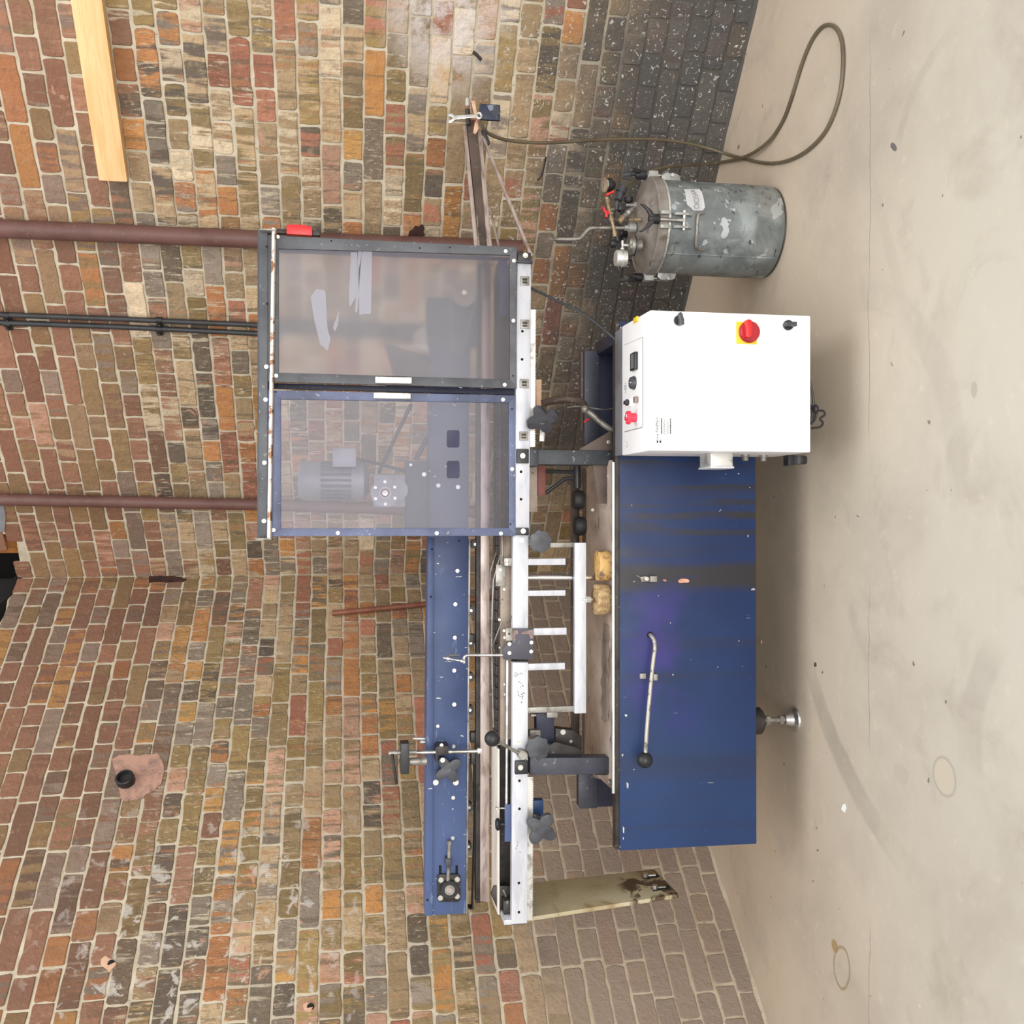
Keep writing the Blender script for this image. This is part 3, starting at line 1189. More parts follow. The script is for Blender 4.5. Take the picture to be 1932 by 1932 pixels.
bolts(MC, [(1148, 834, 2.895, 4), (1149, 898, 2.893, 4), (1150, 1476, 2.895, 3.5), (1118, 962, 3.0, 3), (1115, 1015, 3.1, 3)])

# posts carrying the conveyor
k = M()
k.rect(1004, 849, 1158, 877, 2.89, .05, .003)
k.rect(1000, 846, 1016, 880, 2.884, .06, .003)
k.done('post', 'blackpaint', MC)
k = M()
k.plate([(1000, 1430), (1156, 1429.5), (1156, 1460.5), (1000, 1463)], 2.89, .05, .003)
k.done('post', 'bluegrey', MC)
k = M()
k.plate([(1010, 1420), (1048, 1400), (1094, 1412), (1102, 1428), (1010, 1430)], 2.93, .01, .001)
k.done('gusset', 'dark', MC)

# conveyor front rail (three lengths) with its toothed strip
k = M()
k.plate([(965.5, 1744), (994.5, 1742), (996.5, 1250), (967.5, 1250)], YR, .03, .001)
rail = k.done('conveyor_rail', 'alu', MC)
k = M()
k.plate([(967, 1186), (996.5, 1186), (997, 1012), (968, 1012)], YR, .03, .001)
k.done('conveyor_rail', 'alu', MC)
k = M()
k.plate([(970, 1012), (998.5, 1012), (1002, 492), (976.5, 492)], YR, .03, .001)
k.done('conveyor_rail', 'alu', MC)
k = M()
k.rect(951, 1736, 966, 1745, YR, .12, .001)
k.done('end_cap', 'alu', MC)
holes(MC, [(980, 1473, YR, 2.6), (980, 1526, YR, 2.6), (979, 1666, YR, 2.6), (979, 1721, YR, 2.6), (985.6, 625, YR, 2.6), (985, 678, YR, 2.6), (983, 890, YR, 2.6), (983, 942, YR, 2.6)], 'rail_hole')


def teeth(xa, ya, xb, yb, w_, parent):
    k = M()
    n = int(abs(yb - ya) / 3.4)
    pts = [(xa, ya)]
    for i in range(n):
        f0, f1, f2 = i / n, (i + .5) / n, (i + 1) / n
        X0, X1 = xa + (xb - xa) * f0 + w_, xa + (xb - xa) * f1 + w_
        pts += [(X0, ya + (yb - ya) * f0), (X0 + 2.0, ya + (yb - ya) * (f0 + .3 / n)), (X1 + 2.0, ya + (yb - ya) * (f1 + .15 / n)), (X1, ya + (yb - ya) * (f1 + .4 / n))]
    pts += [(xb + w_, yb), (xb, yb)]
    k.plate(pts, YR + .012, .012)
    return k.done('toothed_strip', 'silver', parent)


teeth(994, 1736, 995, 1466, 9.5, MC)
teeth(1000, 843, 1001.5, 584, 8.0, MC)
# scribbled pen marks and smudges on the rail
k = M()
r0 = random.Random(9)


def scrib(pts):
    k.tube([P(x, y, YR - .0002) for x, y in pts], .0006, 5, 1)


scrib([(969, 1277), (971, 1272), (972, 1268), (976, 1270), (976, 1275), (971, 1278), (974, 1272), (978, 1274), (979, 1271), (982, 1273), (983, 1268), (986, 1273)])
for _ in range(16):
    x, y = r0.uniform(976, 990), r0.uniform(1306, 1327)
    scrib([(x, y), (x + r0.uniform(-2, 3), y + r0.uniform(-2, 2)), (x + r0.uniform(-2, 3), y + r0.uniform(-3, 2))])
for x, y in ((979, 1285), (982, 1287), (977, 1286), (984, 1292), (981, 1295), (986, 1293), (970, 1337), (975, 1594), (972, 1599), (980, 1606), (976, 1588)):
    scrib([(x, y), (x + 1.6, y + 1.5), (x + 1, y + 3)])
tag(k.done('pen_marks', 'ink', rail), kind='stuff')

# conveyor bed behind the rail
zb_ = .945
y0_, y1_ = 2.935, 3.065
xb0 = pxx(940, 1726, y0_)
xb1 = pxx(930, 500, 3.0)
k = M()
k.box(xb0, pxx(932, 1404, 3.0), y0_, y1_, zb_ - .006, zb_, .001)
k.done('conveyor_belt', 'belt', MC)
k = M()
k.box(xb0 + .02, xb1, 2.99, 3.06, .84, .93, .002)
k.box(pxx(950, 1736, 2.95), pxx(950, 1690, 2.95), 2.91, 3.03, .86, .93, .002)
k.done('conveyor_frame', 'dark', MC)
k = M()
k.box(pxx(935, 1398, 2.96), xb1, 2.95, 3.05, zb_ - .012, zb_ - .006, .001)
k.done('chain_bed', 'rust', MC)
k = M()
for j in range(46):                                           # flat-top chain slats
    xs_ = pxx(935, 1396, 2.99) + j * .0335
    if xs_ < xb1 - .04:
        k.box(xs_, xs_ + .031, 2.965, 3.035, zb_ - .006, zb_, .001)
k.done('slat_chain', 'dark', MC)
k = M()
k.box(pxx(945, 1404, YR), pxx(945, 1012, YR), 2.925, 2.94, .905, .938, .001)
k.done('side_plate', 'grime', MC)
k = M()
k.rect(934, 1388, 954, 1406, 2.93, .03, .001)
k.done('side_plate', 'grime', MC)
k = M()
k.plate([(936, 1065), (954, 1066), (954, 1106), (935, 1106)], 2.92, .004, .001)
k.done('side_plate', 'dull', MC)
k = M()
k.plate([(951, 1053), (968, 1053), (968, 1068), (951, 1068)], 2.885, .01, .001)
k.done('side_plate', 'dull', MC)
bolts(MC, [(956, 1057, 2.884, 3), (956, 1064, 2.884, 3), (944, 1075, 2.918, 2.6), (951, 1112, 2.918, 2.4), (942, 1169, 2.92, 2.6), (952, 1291, 2.92, 2.4), (953, 1310, 2.92, 2.6), (943, 1222, 2.92, 2.4)])
for j, yy in enumerate((1079, 1095, 1112, 1138, 1152, 1168, 1260, 1275, 1298, 1315, 1336, 1352, 1370)):
    pass
# rear guide rail: a bright steel strip in a dark channel
k = M()
k.plate([(906, 1700), (923.5, 1703), (923.5, 500), (907.5, 500)], 3.075, .018, .001)
k.done('guide_rail', 'bronze', MC)
k = M()
k.plate([(897.5, 1704), (906.5, 1704), (908, 500), (899.5, 500)], 3.08, .03, .002)
k.done('guide_channel', 'dark', MC)
holes(MC, [(901, 1697, 3.079, 1.6)], 'rail_hole')
# guide wires and rods
k = M()
k.tube([P(x, y, 2.93) for x, y in ((945.5, 1043), (938, 1068), (931, 1096), (929, 1140), (928, 1200), (929, 1300), (931, 1372))], .0024, 8)
k.done('guide_rod', 'steel', MC)
k = M()
k.tube([P(x, y, 2.945) for x, y in ((936, 1042), (925, 1080), (924.5, 1110))], .002, 8)
k.done('guide_rod', 'dull', MC)
k = M()
k.tube([P(957.5, 1246, 2.9), P(955.5, 1520, 2.9)], .0042, 10)
k.done('guide_rod', 'steel', MC)
k = M()
k.tube([P(947.5, 1012, 2.92), P(949, 1056, 2.92), P(954, 1064, 2.9)], .003, 8)
k.done('guide_rod', 'dull', MC)
k = M()
k.tube([P(947.5, 1172, 2.92), P(941, 1188, 2.92), P(930, 1218, 2.92), P(934, 1232, 2.92)], .0024, 8)
k.done('guide_rod', 'dull', MC)
k = M()
k.tube([P(968, 1160, 2.88), P(958, 1172, 2.9)], .002, 8)
k.done('guide_rod', 'dull', MC)
# small blue plate with a black pull knob
k = M()
k.rect(952.5, 1518, 963.5, 1588, 2.89, .006, .001)
o = k.done('blue_plate', 'bluebeam', MC)
k = M()
k.cyl(P(952, 1555, 2.893), P(944, 1555, 2.893), .006, 14)
k.lathe(P(944, 1555, 2.893), (0, 0, 1), [(.006, 0), (.017, .004), (.019, .009), (.014, .014), (0, .015)], 20)
k.done('knob', 'black', o)
k = M()
k.cyl(P(952, 1525, 2.893), P(936, 1525, 2.893), .0025, 8)
k.cyl(P(937.5, 1525, 2.893), P(935, 1525, 2.893), .006, 6)
k.done('screw', 'bolt', o)
# black end plate inside the conveyor's left end
k = M()
k.plate([(926, 1688), (948, 1736), (966, 1737), (966, 1672), (932, 1672)], 2.95, .01, .001)
k.done('end_plate', 'dark', MC)
k = M()
k.tube([P(949, 1678, 2.945), P(953, 1686, 2.945), P(957, 1698, 2.945)], .003, 8)
k.done('pull_pin', 'bolt', MC)

# upper pressure beam
k = M()
k.plate([(802, 1728), (878.5, 1724), (882, 1350), (884, 1018), (886, 640), (810, 640), (807.5, 1018), (804, 1350)], YB, .07, .002)
beam = k.done('pressure_beam', 'bluebeam', MC)
k = M()
k.plate([(802, 1728.5), (816, 1728), (819, 1016), (807, 1016)], YB - .005, .006, .001)
k.done('beam_flange', 'bluebeam', beam)
k = M()
k.plate([(879, 1724), (882, 1724), (888, 1018), (884.5, 1018)], YB - .003, .07, .001)
k.done('beam_edge', 'dull', beam)
bolts(MC, [(863, 1077, YB, 3.6), (859, 1140, YB, 3.6), (858, 1203, YB, 3.6), (857, 1265, YB, 3.6), (857, 1329, YB, 3.8), (855, 1505, YB, 3.6), (854, 1581, YB, 3.4), (856, 1408, YB, 3.4), (826, 1370, YB, 3.0), (822, 1476, YB, 5.4), (860, 1476, YB, 5.4)], name='bolt')
holes(MC, [(815, 1036, YB - .005, 2), (813, 1126, YB - .005, 2), (806.5, 1698, YB - .005, 2.2), (866, 1020, YB, 1.8)], 'beam_hole')
# belt loop under the beam, on its rollers
k = M()
k.plate([(884, 1716), (893, 1716), (898, 1560), (898, 1440), (901, 1405), (901, 1020), (899, 1020), (898.5, 1404), (895, 1440), (895.5, 1560), (891, 1714), (884, 1714)], YB + .02, .035)
k.done('pressing_belt', 'rubber', MC)
for x, y, r in ((897, 1027, 8.5), (889, 1152, 8), (888.5, 1213, 8), (888, 1278, 8), (887, 1340, 8), (885.5, 1524, 8), (884, 1598, 7)):
    k = M()
    k.disc(x, y, r, YB + .015, .04, 24)
    o = k.done('belt_roller', 'black', MC)
    k = M()
    k.disc(x, y, r * .35, YB + .01, .006, 12)
    k.done('roller_pin', 'bolt', o)
for x, y, h_ in ((889, 1205, 16), (892, 1392, 20), (893, 1432, 22)):
    k = M()
    k.rect(x - 4, y - h_ / 2, x + 7, y + h_ / 2, YB + .01, .03, .002)
    k.done('tension_block', 'black', MC)

# flange bearing with its tension screw
def hexish(cx, cy, a, b):
    return [(cx + a * sx, cy + b * sy) for sx, sy in ((-.8, -1), (.8, -1), (1, -.8), (1, .8), (.8, 1), (-.8, 1), (-1, .8), (-1, -.8))]


k = M()
k.plate(hexish(847, 1676, 22, 26), YB - .012, .012, .002)
brg = k.done('flange_bearing', 'dark', MC)
k = M()
k.disc(848.6, 1680, 17, YB - .03, .02, 28, .003)
k.done('bearing_hub', 'black', brg)
k = M()
k.disc(848.6, 1680, 9.5, YB - .034, .006, 24)
k.done('bearing_ring', 'dull', brg)
k = M()
k.disc(848.6, 1680, 5, YB - .038, .008, 20)
k.done('shaft_end', 'bronze', brg)
bolts(brg, [(832, 1660, YB - .012, 5), (862.5, 1659, YB - .012, 5), (831, 1694, YB - .012, 5), (862.5, 1691, YB - .012, 5)])
k = M()
k.rect(828, 1633, 833, 1652, YB - .0012, .002, 0)
k.rect(859.5, 1633, 864, 1652, YB - .0012, .002, 0)
k.done('slot', 'void', beam)
k = M()
k.cyl(P(848, 1592, YB - .018), P(845.5, 1662, YB - .018), .006, 14)
k.cyl(P(848, 1586, YB - .018), P(848, 1593, YB - .018), .009, 6)
k.done('tension_screw', 'dull', MC)
k = M()
k.plate([(841, 1620), (852, 1622), (853, 1634), (849, 1638), (844, 1638), (840, 1633)], YB - .03, .03, .002)
k.done('screw_block', 'bluegrey', MC)

# sensor clamp on the beam: rod, block, tee lever, star knob
k = M()
k.cyl(P(786, 1420, 3.03), P(904, 1417, 3.03), .006, 16)
rod = k.done('clamp_rod', 'steel', MC)
k = M()
k.rect(901, 1412.5, 910.5, 1422, 3.022, .016, .001)
o = k.done('rod_tip', 'steel', rod)
k = M()
k.rect(756, 1403, 772, 1461, 3.0, .05, .002)
k.done('sensor_block', 'black', MC)
k = M()
k.cyl(P(733, 1421, 3.02), P(756, 1420, 3.02), .0075, 14)
k.cyl(P(772, 1419, 3.02), P(786, 1419, 3.02), .0065, 12)
k.done('clamp_stud', 'dull', MC)
k = M()
k.cyl(P(740, 1423, 3.01), P(747, 1474, 3.01), .0045, 12)
k.ball(P(747.5, 1477, 3.01), .004, 10)
k.done('tee_lever', 'dark', MC)
k = M()
k.lathe(P(773, 1437, 3.02), (0, 0, -1), [(.010, 0), (.012, .014), (.0125, .03), (.0115, .031), (.0115, .034), (.0125, .035), (.0115, .038), (.0125, .042), (.012, .052), (0, .052)], 20)
k.done('cable_gland', 'dull', MC)
k = M()
k.rect(825, 1408, 846.5, 1425, 3.015, .06, .002)
k.rect(822, 1410, 826, 1438, 3.02, .05, .001)
k.done('clamp_bracket', 'dark', MC)
k = M()
k.cyl(P(846, 1452, YB), P(846, 1452, YB - .045), .008, 12)
k.star(P(846, 1452, YB - .045), sz(27, 846, YB), 4, .52, .016, .6)
k.done('star_knob', 'knob', MC)
bolts(MC, [(835, 1434, 3.0, 4.5), (833, 1406, 3.02, 3.5)], name='bolt')
k = M()
k.cyl(P(779, 1393.5, 3.12), P(802, 1393.5, 3.12), .0055, 12)
k.cyl(P(793, 1400, 3.12), P(802, 1400, 3.12), .006, 12)
k.done('stud', 'steel', MC)

# centre label-head bracket
k = M()
k.plate([(967, 1186), (1007, 1186), (1007, 1242), (1005, 1244.5), (950, 1244), (948, 1239), (949, 1224), (955, 1217), (967, 1210)], YR - .008, .006, .001)
hb = k.done('head_bracket', 'mauve', MC)
bolts(hb, [(961, 1215, YR - .008, 3.6), (1002.5, 1212, YR - .008, 3.6), (961, 1232, YR - .008, 3.6), (1002, 1229, YR - .008, 3.6)], name='bolt')
k = M()
MT['primer'] = simple('bare_rust_patch', (150, 128, 124), .6, .1, (112, 92, 90), 30)
k.plate([(969, 1188), (977, 1190), (978, 1196), (973, 1198), (973, 1207), (968, 1213), (966, 1200)], YR - .0086, .001)
k.plate([(982, 1195), (990, 1191), (1006, 1188), (1006, 1204), (1001, 1205), (998, 1196), (986, 1197)], YR - .0086, .001)
k.done('worn_patch', 'primer', hb)
k = M()
k.rect(954.5, 1185, 967, 1209, YR - .016, .01, .001)
o = k.done('latch_block', 'dull', hb)
k = M()
k.disc(960.5, 1196, 2.5, YR - .0166, .002, 12)
k.done('hole', 'void', o)
bolts(MC, [(951, 1190, YR - .004, 2.6), (952, 1203, YR - .004, 2.6)], name='bolt')
k = M()
k.tube([P(x, y, 2.85) for x, y in ((948, 1236), (900, 1236), (883, 1236), (877, 1238), (875, 1243), (876, 1251))], .0046, 12, 1)
k.done('bent_rod', 'steel', MC)
k = M()
k.cyl(P(836, 1241, 2.84), P(877, 1248, 2.84), .0026, 10)
k.cyl(P(843, 1242, 2.84), P(847, 1242.8, 2.84), .0055, 6)
k.cyl(P(869, 1246.5, 2.84), P(873, 1247.4, 2.84), .0055, 6)
k.done('threaded_rod', 'bolt', MC)
k = M()
sp = []
for i in range(90):
    a = i / 90
    c = P(846 + 20 * a, 1236.3, 2.85)
    th_ = a * 2 * math.pi * 10
    sp.append(c + Vector((math.cos(th_) * .005, math.sin(th_) * .005, 0)))
k.tube(sp, .0008, 5)
k.done('spring', 'dull', MC)

# lever with ball knob and two scalloped knobs, star knobs
k = M()
k.cyl(P(935, 1396.5, 2.8), P(984, 1424, 2.84), .0052, 12)
lev = k.done('clamp_lever', 'dull', MC)
k = M()
k.ball(P(929, 1393.5, 2.79), sz(15, 929, 2.79), 28)
k.done('ball_knob', 'black', lev)
k = M()
k.cyl(P(985, 1424, 2.84) + Vector((0, -.012, 0)), P(985, 1424, 2.84) + Vector((0, .03, 0)), .0135, 18, bev=.002)
k.plate([(980, 1414), (996, 1419), (992, 1436), (978, 1430)], 2.845, .02, .002)
k.done('lever_hub', 'dull', lev)


def lobed(x, y, Y, rp, arms, deep, rot, mat, squash=None, th=.02):
    k = M()
    c = P(x, y, Y)
    u, v = (1, 0, 0), (0, 0, 1)
    if squash:
        u = squash
    k.star(c, sz(rp, x, Y), arms, deep, th, rot, u, v, bev=.003)
    k.cyl(c + Vector((0, .004, 0)), c + Vector((0, .05, 0)), .009, 14)
    return k.done('star_knob', mat, MC)


lobed(1020, 1021.5, 2.83, 22, 8, .12, .2, 'knob')
lobed(1015.5, 1412, 2.83, 23, 8, .11, .0, 'knob')
lobed(1022, 1565, 2.82, 32, 4, .46, .95, 'knob')
lobed(1024, 795, 2.83, 31, 4, .46, .5, 'knob', (.72, -.69, 0))
k = M()
k.rect(1007, 1510, 1025.5, 1541, 2.9, .03, .002)
k.done('knob_block', 'bluepanel', MC)
k = M()
k.disc(1016, 1548, 8, 2.84, .03, 16)
k.done('knob_boss', 'dark', MC)
# black bolted blocks and spring clips on the rail
for x0_, y0q, x1_, y1q, (bxp, byp) in ((975, 847, 998, 874, (986, 860)), (977, 476, 1002, 492, (991, 482)), (972, 996, 998, 1010, (987, 1002)), (972, 1436, 996, 1461, (982, 1448))):
    k = M()
    k.rect(x0_, y0q, x1_, y1q, YR - .012, .014, .002)
    o = k.done('clamp_block', 'black', MC)
    bolts(o, [(bxp, byp, YR - .012, 5)], name='bolt')
for x0_, y0q in ((982, 521), (982, 603), (981, 715), (980, 814)):
    k = M()
    k.rect(x0_, y0q, x0_ + 17, y0q + 17, YR - .004, .005, .001)
    o = k.done('spring_clip', 'dull', MC)
    k = M()
    k.rect(x0_ + 4, y0q + 4, x0_ + 13, y0q + 8, YR - .007, .004, .0008)
    k.rect(x0_ + 4, y0q + 10, x0_ + 13, y0q + 13, YR - .007, .004, .0008)
    k.done('clip_tongue', 'dark', o)
k = M()
k.rect(974, 491, 1006, 494.5, YR - .02, .06, .001)
k.done('end_bracket', 'bluegrey', MC)
bolts(MC, [(984.5, 1019.5, YR, 4.6), (980, 1402, YR, 4.4), (992, 854, YR - .004, 2.6), (974, 1467, YR, 2.4)], name='bolt')

# hanging frame under the rail
k = M()
k.rect(1084.5, 1024, 1106, 1346, 2.88, .02, .001)
hf = k.done('hanger_bar', 'alu', MC)
for y0q, y1q, xa, xb, Yq in ((1024, 1033, 1000, 1092, 2.9), (1333.5, 1344, 996, 1088, 2.9)):
    k = M()
    k.rect(xa, y0q, xb, y1q, Yq, .012, .001)
    k.done('hanger_strip', 'dull', hf)
for xa, ya, xb, yb in ((996, 1054, 1067, 1066), (996, 1114, 1067, 1124.5), (1006, 1185, 1069, 1198), (996, 1251.5, 1066, 1264)):
    k = M()
    k.rect(xa, ya, xb, yb, 2.9, .012, .001)
    k.done('support_bar', 'alu', MC)
k = M()
k.cyl(P(996, 1089.5, 2.915), P(1124, 1090, 2.915), .0085, 18)
k.done('lift_shaft', 'chrome', MC)
k = M()
k.cyl(P(1106, 1131, 2.87), P(1114, 1131, 2.87), .011, 8)
k.cyl(P(1096, 1131, 2.885), P(1118, 1131, 2.885), .006, 10)
k.done('roller_axle', 'bolt', MC)
for (cx_, cy_, mt) in ((1136, 1067, 'foam2'), (1133, 1131, 'foam')):
    r_ = sz(28.5, cx_, 2.87)
    k = M()
    top = P(cx_ - 10.5, cy_, 2.87)
    k.lathe(top, (0, .0, -1), [(0, 0), (r_ * .97, 0), (r_ * .995, .002), (r_, .008), (r_, .030), (r_ * .97, .038), (r_ * .92, .041), (0, .042)], 40)
    k.done('foam_roller', mt, MC)
for (xa, xb, cy_) in ((1081, 1100.5, 943), (1083, 1103.5, 992.5)):
    r_ = sz(18.5, xa, 3.0)
    hgt = sz(xb - xa, xa, 3.0)
    top = P(xa + 1, cy_, 3.0)
    k = M()
    k.lathe(top, (0, 0, -1), [(0, 0), (r_ * .84, 0), (r_ * .97, hgt * .25), (r_, hgt * .5), (r_ * .97, hgt * .75), (r_ * .84, hgt), (0, hgt)], 28)
    k.done('rubber_roller', 'rubber', MC)
k = M()
k.tube([P(1088, 860, 3.02), P(1089, 921, 3.02)], .012, 14)
k.tube([P(1087, 903, 3.02), P(1069, 903, 3.02), P(1062, 906, 3.02), P(1046, 918, 3.02), P(1029, 931, 3.02)], .006, 10)
k.tube([P(1087, 891, 3.02), P(1030, 889, 3.02)], .006, 10)
k.done('pipe_fitting', 'black', MC)
k = M()
k.rect(999, 880, 1014, 966, 2.99, .03, .001)
k.done('chain_guard', 'grime', MC)
k = M()
k.rect(1015, 878, 1029, 935, 3.0, .02, .001)
MT['oxide'] = simple('red_oxide_paint', (128, 70, 62), .6, 0, (100, 54, 48), 14)
k.done('oxide_plate', 'oxide', MC)
# drive bits in the gap behind the left post
k = M()
k.rect(1012, 1345, 1046, 1404, 2.97, .04, .002)
k.done('drive_bracket', 'navy', MC)
k = M()
k.plate([(1048, 1374), (1082, 1378), (1098, 1390), (1098, 1430), (1060, 1430), (1048, 1400)], 2.99, .04, .002)
dm = k.done('drive_housing', 'dark', MC)
bolts(dm, [(1062, 1381, 2.99, 5), (1077, 1399, 2.99, 3)], name='bolt')
for q in ((1002, 1348, 1012, 1352, 2.95, .02, .001), (1000, 1378, 1020, 1392, 2.95, .03, .002), (1032, 1344, 1052, 1354, 2.95, .02, .001)):
    k = M()
    k.rect(*q)
    k.done('drive_lug', 'dull', MC)
# conduit, cable and strut behind the right post
k = M()
cp = [P(x, y, 2.93) for x, y in ((1104, 772), (1118, 782), (1134, 798), (1156, 812))]
k.tube(cp, .0095, 14, 2)
k.ball(cp[0], .013, 14)
k.done('flexible_conduit', 'dull', MC)
k = M()
k.tube([P(x, y, 2.95) for x, y in ((1070, 769), (1090, 766), (1112, 769), (1136, 773), (1152, 772), (1162, 768))], .0022, 8, 2)
k.done('thin_cable', 'dull', MC)
k = M()
k.tube([P(x, y, 2.96) for x, y in ((1102, 797), (1107, 792), (1112, 791))], .003, 8)
k.done('red_wire', 'red', MC)
k = M()
k.plate([(1011, 716), (1022, 716), (1021, 776), (1012, 776)], 3.0, .012, .001)
k.done('wood_batten', 'chip', MC)
k = M()
k.plate([(1019, 809), (1028, 811), (1027, 833), (1018, 832)], 2.95, .01, .001)
k.done('strap', 'silver', MC)
k = M()
k.tube([P(1022, 762, 3.0), P(1040, 756, 3.02), P(1070, 752, 3.02), P(1098, 758, 3.0), P(1104, 770, 2.95)], .012, 12, 2)
k.done('rusty_pipe', 'rust', MC)
k = M()
k.tube([P(x, y, Y) for x, y, Y in ((1000, 543, 2.9), (1020, 552, 2.9), (1054, 569, 2.88), (1088, 585, 2.85), (1120, 605, 2.82), (1150, 630, 2.79), (1166, 645, 2.77))], .0042, 10, 2)
k.done('power_cable', 'cond', MC)

# crank handle on the panel
k = M()
k.tube([P(x, y, Y) for x, y, Y in ((1227, 1197, YP + .02), (1227, 1198, YP - .012), (1229, 1200, YP - .034), (1235, 1208, YP - .045), (1236, 1222, YP - .047), (1232, 1250, YP - .05), (1226, 1310, YP - .054), (1220, 1380, YP - .058), (1218, 1424, YP - .06))], .0058, 14, 2)
MT['wornrod'] = simple('worn_grey_rod', (176, 172, 164), .4, .4, (104, 98, 90), 34, .5, .64)
ck = k.done('crank_handle', 'wornrod', MC)
k = M()
k.ball(P(1216.5, 1434, YP - .06), sz(15, 1217, YP - .06), 28)
k.done('ball_knob', 'black', ck)
k = M()
k.disc(1226.5, 1198, 6.5, YP - .0008, .002, 20)
k.done('hole', 'void', panel)
k = M()
k.rect(1208, 1271, 1219, 1281, YP - .012, .012, .001)
k.rect(1234, 1272, 1241, 1284, YP - .02, .02, .001)
k.done('handle_clip', 'dull', panel)
k = M()
k.plate([(1208, 1089), (1218, 1087), (1226, 1090), (1226, 1097), (1211, 1098)], YP - .012, .012, .001)
k.rect(1227, 1087, 1240, 1098, YP - .02, .02, .002)
k.tube([P(1200, 1085, YP - .006), P(1209, 1090, YP - .008)], .002, 6)
o = k.done('door_latch', 'dull', panel)
bolts(o, [(1220, 1092, YP - .012, 4)], name='screw')
k = M()
k.plate([(1279, 1096), (1284, 1092), (1295, 1092), (1301, 1095), (1299, 1099), (1282, 1100)], YP - .0006, .0008)
k.plate([(1251, 1093), (1257, 1094), (1257, 1097), (1251, 1096)], YP - .0006, .0008)
MT['primerpink'] = simple('pink_primer_chip', (214, 160, 134), .6, 0, (180, 120, 92), 60)
k.done('paint_chip', 'primerpink', panel)
k = M()
for x, y, a_, b_2 in ((1184, 1482, 4, 12), (1181, 1350, 5, 5), (1176.5, 1566, 3, 14), (1176, 1582, 2, 5), (1196, 1452, 2, 2)):
    k.plate([(x - a_ * .5, y - b_2 * .5), (x + a_ * .5, y - b_2 * .3), (x + a_ * .3, y + b_2 * .5), (x - a_ * .3, y + b_2 * .3)], YP - .0005, .0008)
MT['chipw'] = simple('bare_paint_chip', (206, 206, 206), .6, 0, (180, 180, 182), 60)
k.done('paint_chip', 'chipw', panel)

# levelling foot, rear feet out of sight
ft = F(1500, 1357, .004)
FY = ft.y
k = M()
k.lathe((ft.x, FY, 0), (0, 0, 1), [(.0, 0), (.036, 0), (.038, .004), (.036, .009), (.022, .016), (.018, .032), (.016, .040), (0, .042)], 32)
foot = k.done('levelling_foot', 'steel', MC)
k = M()
k.cyl((ft.x, FY, .03), (ft.x, FY, .2), .0085, 16)
k.cyl((ft.x, FY, .044), (ft.x, FY, .058), .014, 6)
k.cyl((ft.x, FY, .09), (ft.x, FY, .103), .015, 6)
k.done('foot_stem', 'dull', foot)
k = M()
k.lathe((ft.x, FY, .118), (0, 0, 1), [(0, 0), (.036, 0), (.042, .006), (.042, .06), (0, .07)], 28)
k.done('foot_boss', 'dark', foot)
for fx, fy in ((ft.x, 3.27), (.42, FY), (.42, 3.27)):
    k = M()
    k.lathe((fx, fy, 0), (0, 0, 1), [(.0, 0), (.036, 0), (.038, .004), (.036, .009), (.022, .016), (.018, .032), (.0085, .042), (.0085, .12), (.042, .122), (.042, ZB + .01), (0, ZB + .012)], 28)
    k.done('levelling_foot', 'dull', MC)

# slotted end plate hanging from the conveyor's left end
k = M()
fr, bk = 2.95, 3.168
pa, pb = P(1003, 1733, fr), P(1280, 1687, fr)
pc, pd = P(1235, 1640, bk), P(1003, 1668, bk)
k.prism([pa + Vector((0, 0, .06)), pb, pc, pd + Vector((0, 0, .1))], Vector((-.012, 0, -.002)), .001)
ep = k.done('hanging_plate', 'cream', MC)
k = M()
for (q1, q2) in (((1222, 1652), (1230, 1664)), ((1243, 1676), (1255, 1684))):
    pass


def onplate(u, v):
    return pa.lerp(pb, v).lerp(pd.lerp(pc, v), u) + Vector((.0012, 0, 0))


for uu in (.28, .74):
    q = [onplate(uu - .06, .86), onplate(uu + .06, .86), onplate(uu + .06, .985), onplate(uu - .06, .985)]
    k.prism(q, Vector((-.001, 0, 0)))
k.done('slot', 'void', ep)
k = M()
for uu in (.28, .74):
    c = onplate(uu, .88)
    k.cyl(c, c + Vector((.012, 0, 0)), .009, 8)
    k.cyl(c + Vector((.004, 0, -.01)), c + Vector((.004, 0, -.035)), .004, 8)
k.done('slot_bolt', 'steel', ep)


# ------------------------------------------------------------------ guard with two clear doors
k = M()
k.plate([(489, 433), (505, 433), (505, 1017), (488, 1017)], YG - .004, .11, .002)
k.plate([(486, 434), (491, 434), (490, 1016), (485, 1016)], YG + .1, .02, .001)
k.plate([(497, 447), (975, 470), (975, 480), (497, 460)], YG + .12, .03, .001)
k.plate([(497, 1000), (975, 1000), (975, 1008), (497, 1008)], YG + .12, .03, .001)
gf = k.done('guard_frame', 'doorgrey', MC)
k = M()
k.plate([(500, 722), (977, 735), (977, 745), (500, 733)], YG + .06, .012, .001)
k.done('guard_divider', 'navy', gf)
k = M()
k.plate([(942, 489), (957, 489), (957, 594), (942, 594)], YG + .03, .02, .001)
k.plate([(528, 470), (960, 486), (960, 490), (528, 475)], YG + .03, .02, .001)
MT['royal'] = simple('royal_blue_paint', (44, 48, 120), .5, 0, (36, 40, 100), 6)
k.done('inner_angle', 'royal', gf)
bolts(gf, [(501, 521, YG - .004, 0.01)])
k = M()
ra, rb = P(517, 431, YG - .018), P(508, 1018, YG - .018)
k.cyl(ra, rb, .0068, 18)
MT['hingerod'] = simple('rust_flecked_rod', (206, 198, 190), .3, .75, (132, 96, 74), 30, .52, .62, stretch=(1, 1, 1))
k.done('hinge_rod', 'hingerod', gf)
k = M()
k.rect(489, 431.5, 521, 434, YG - .03, .05, .001)
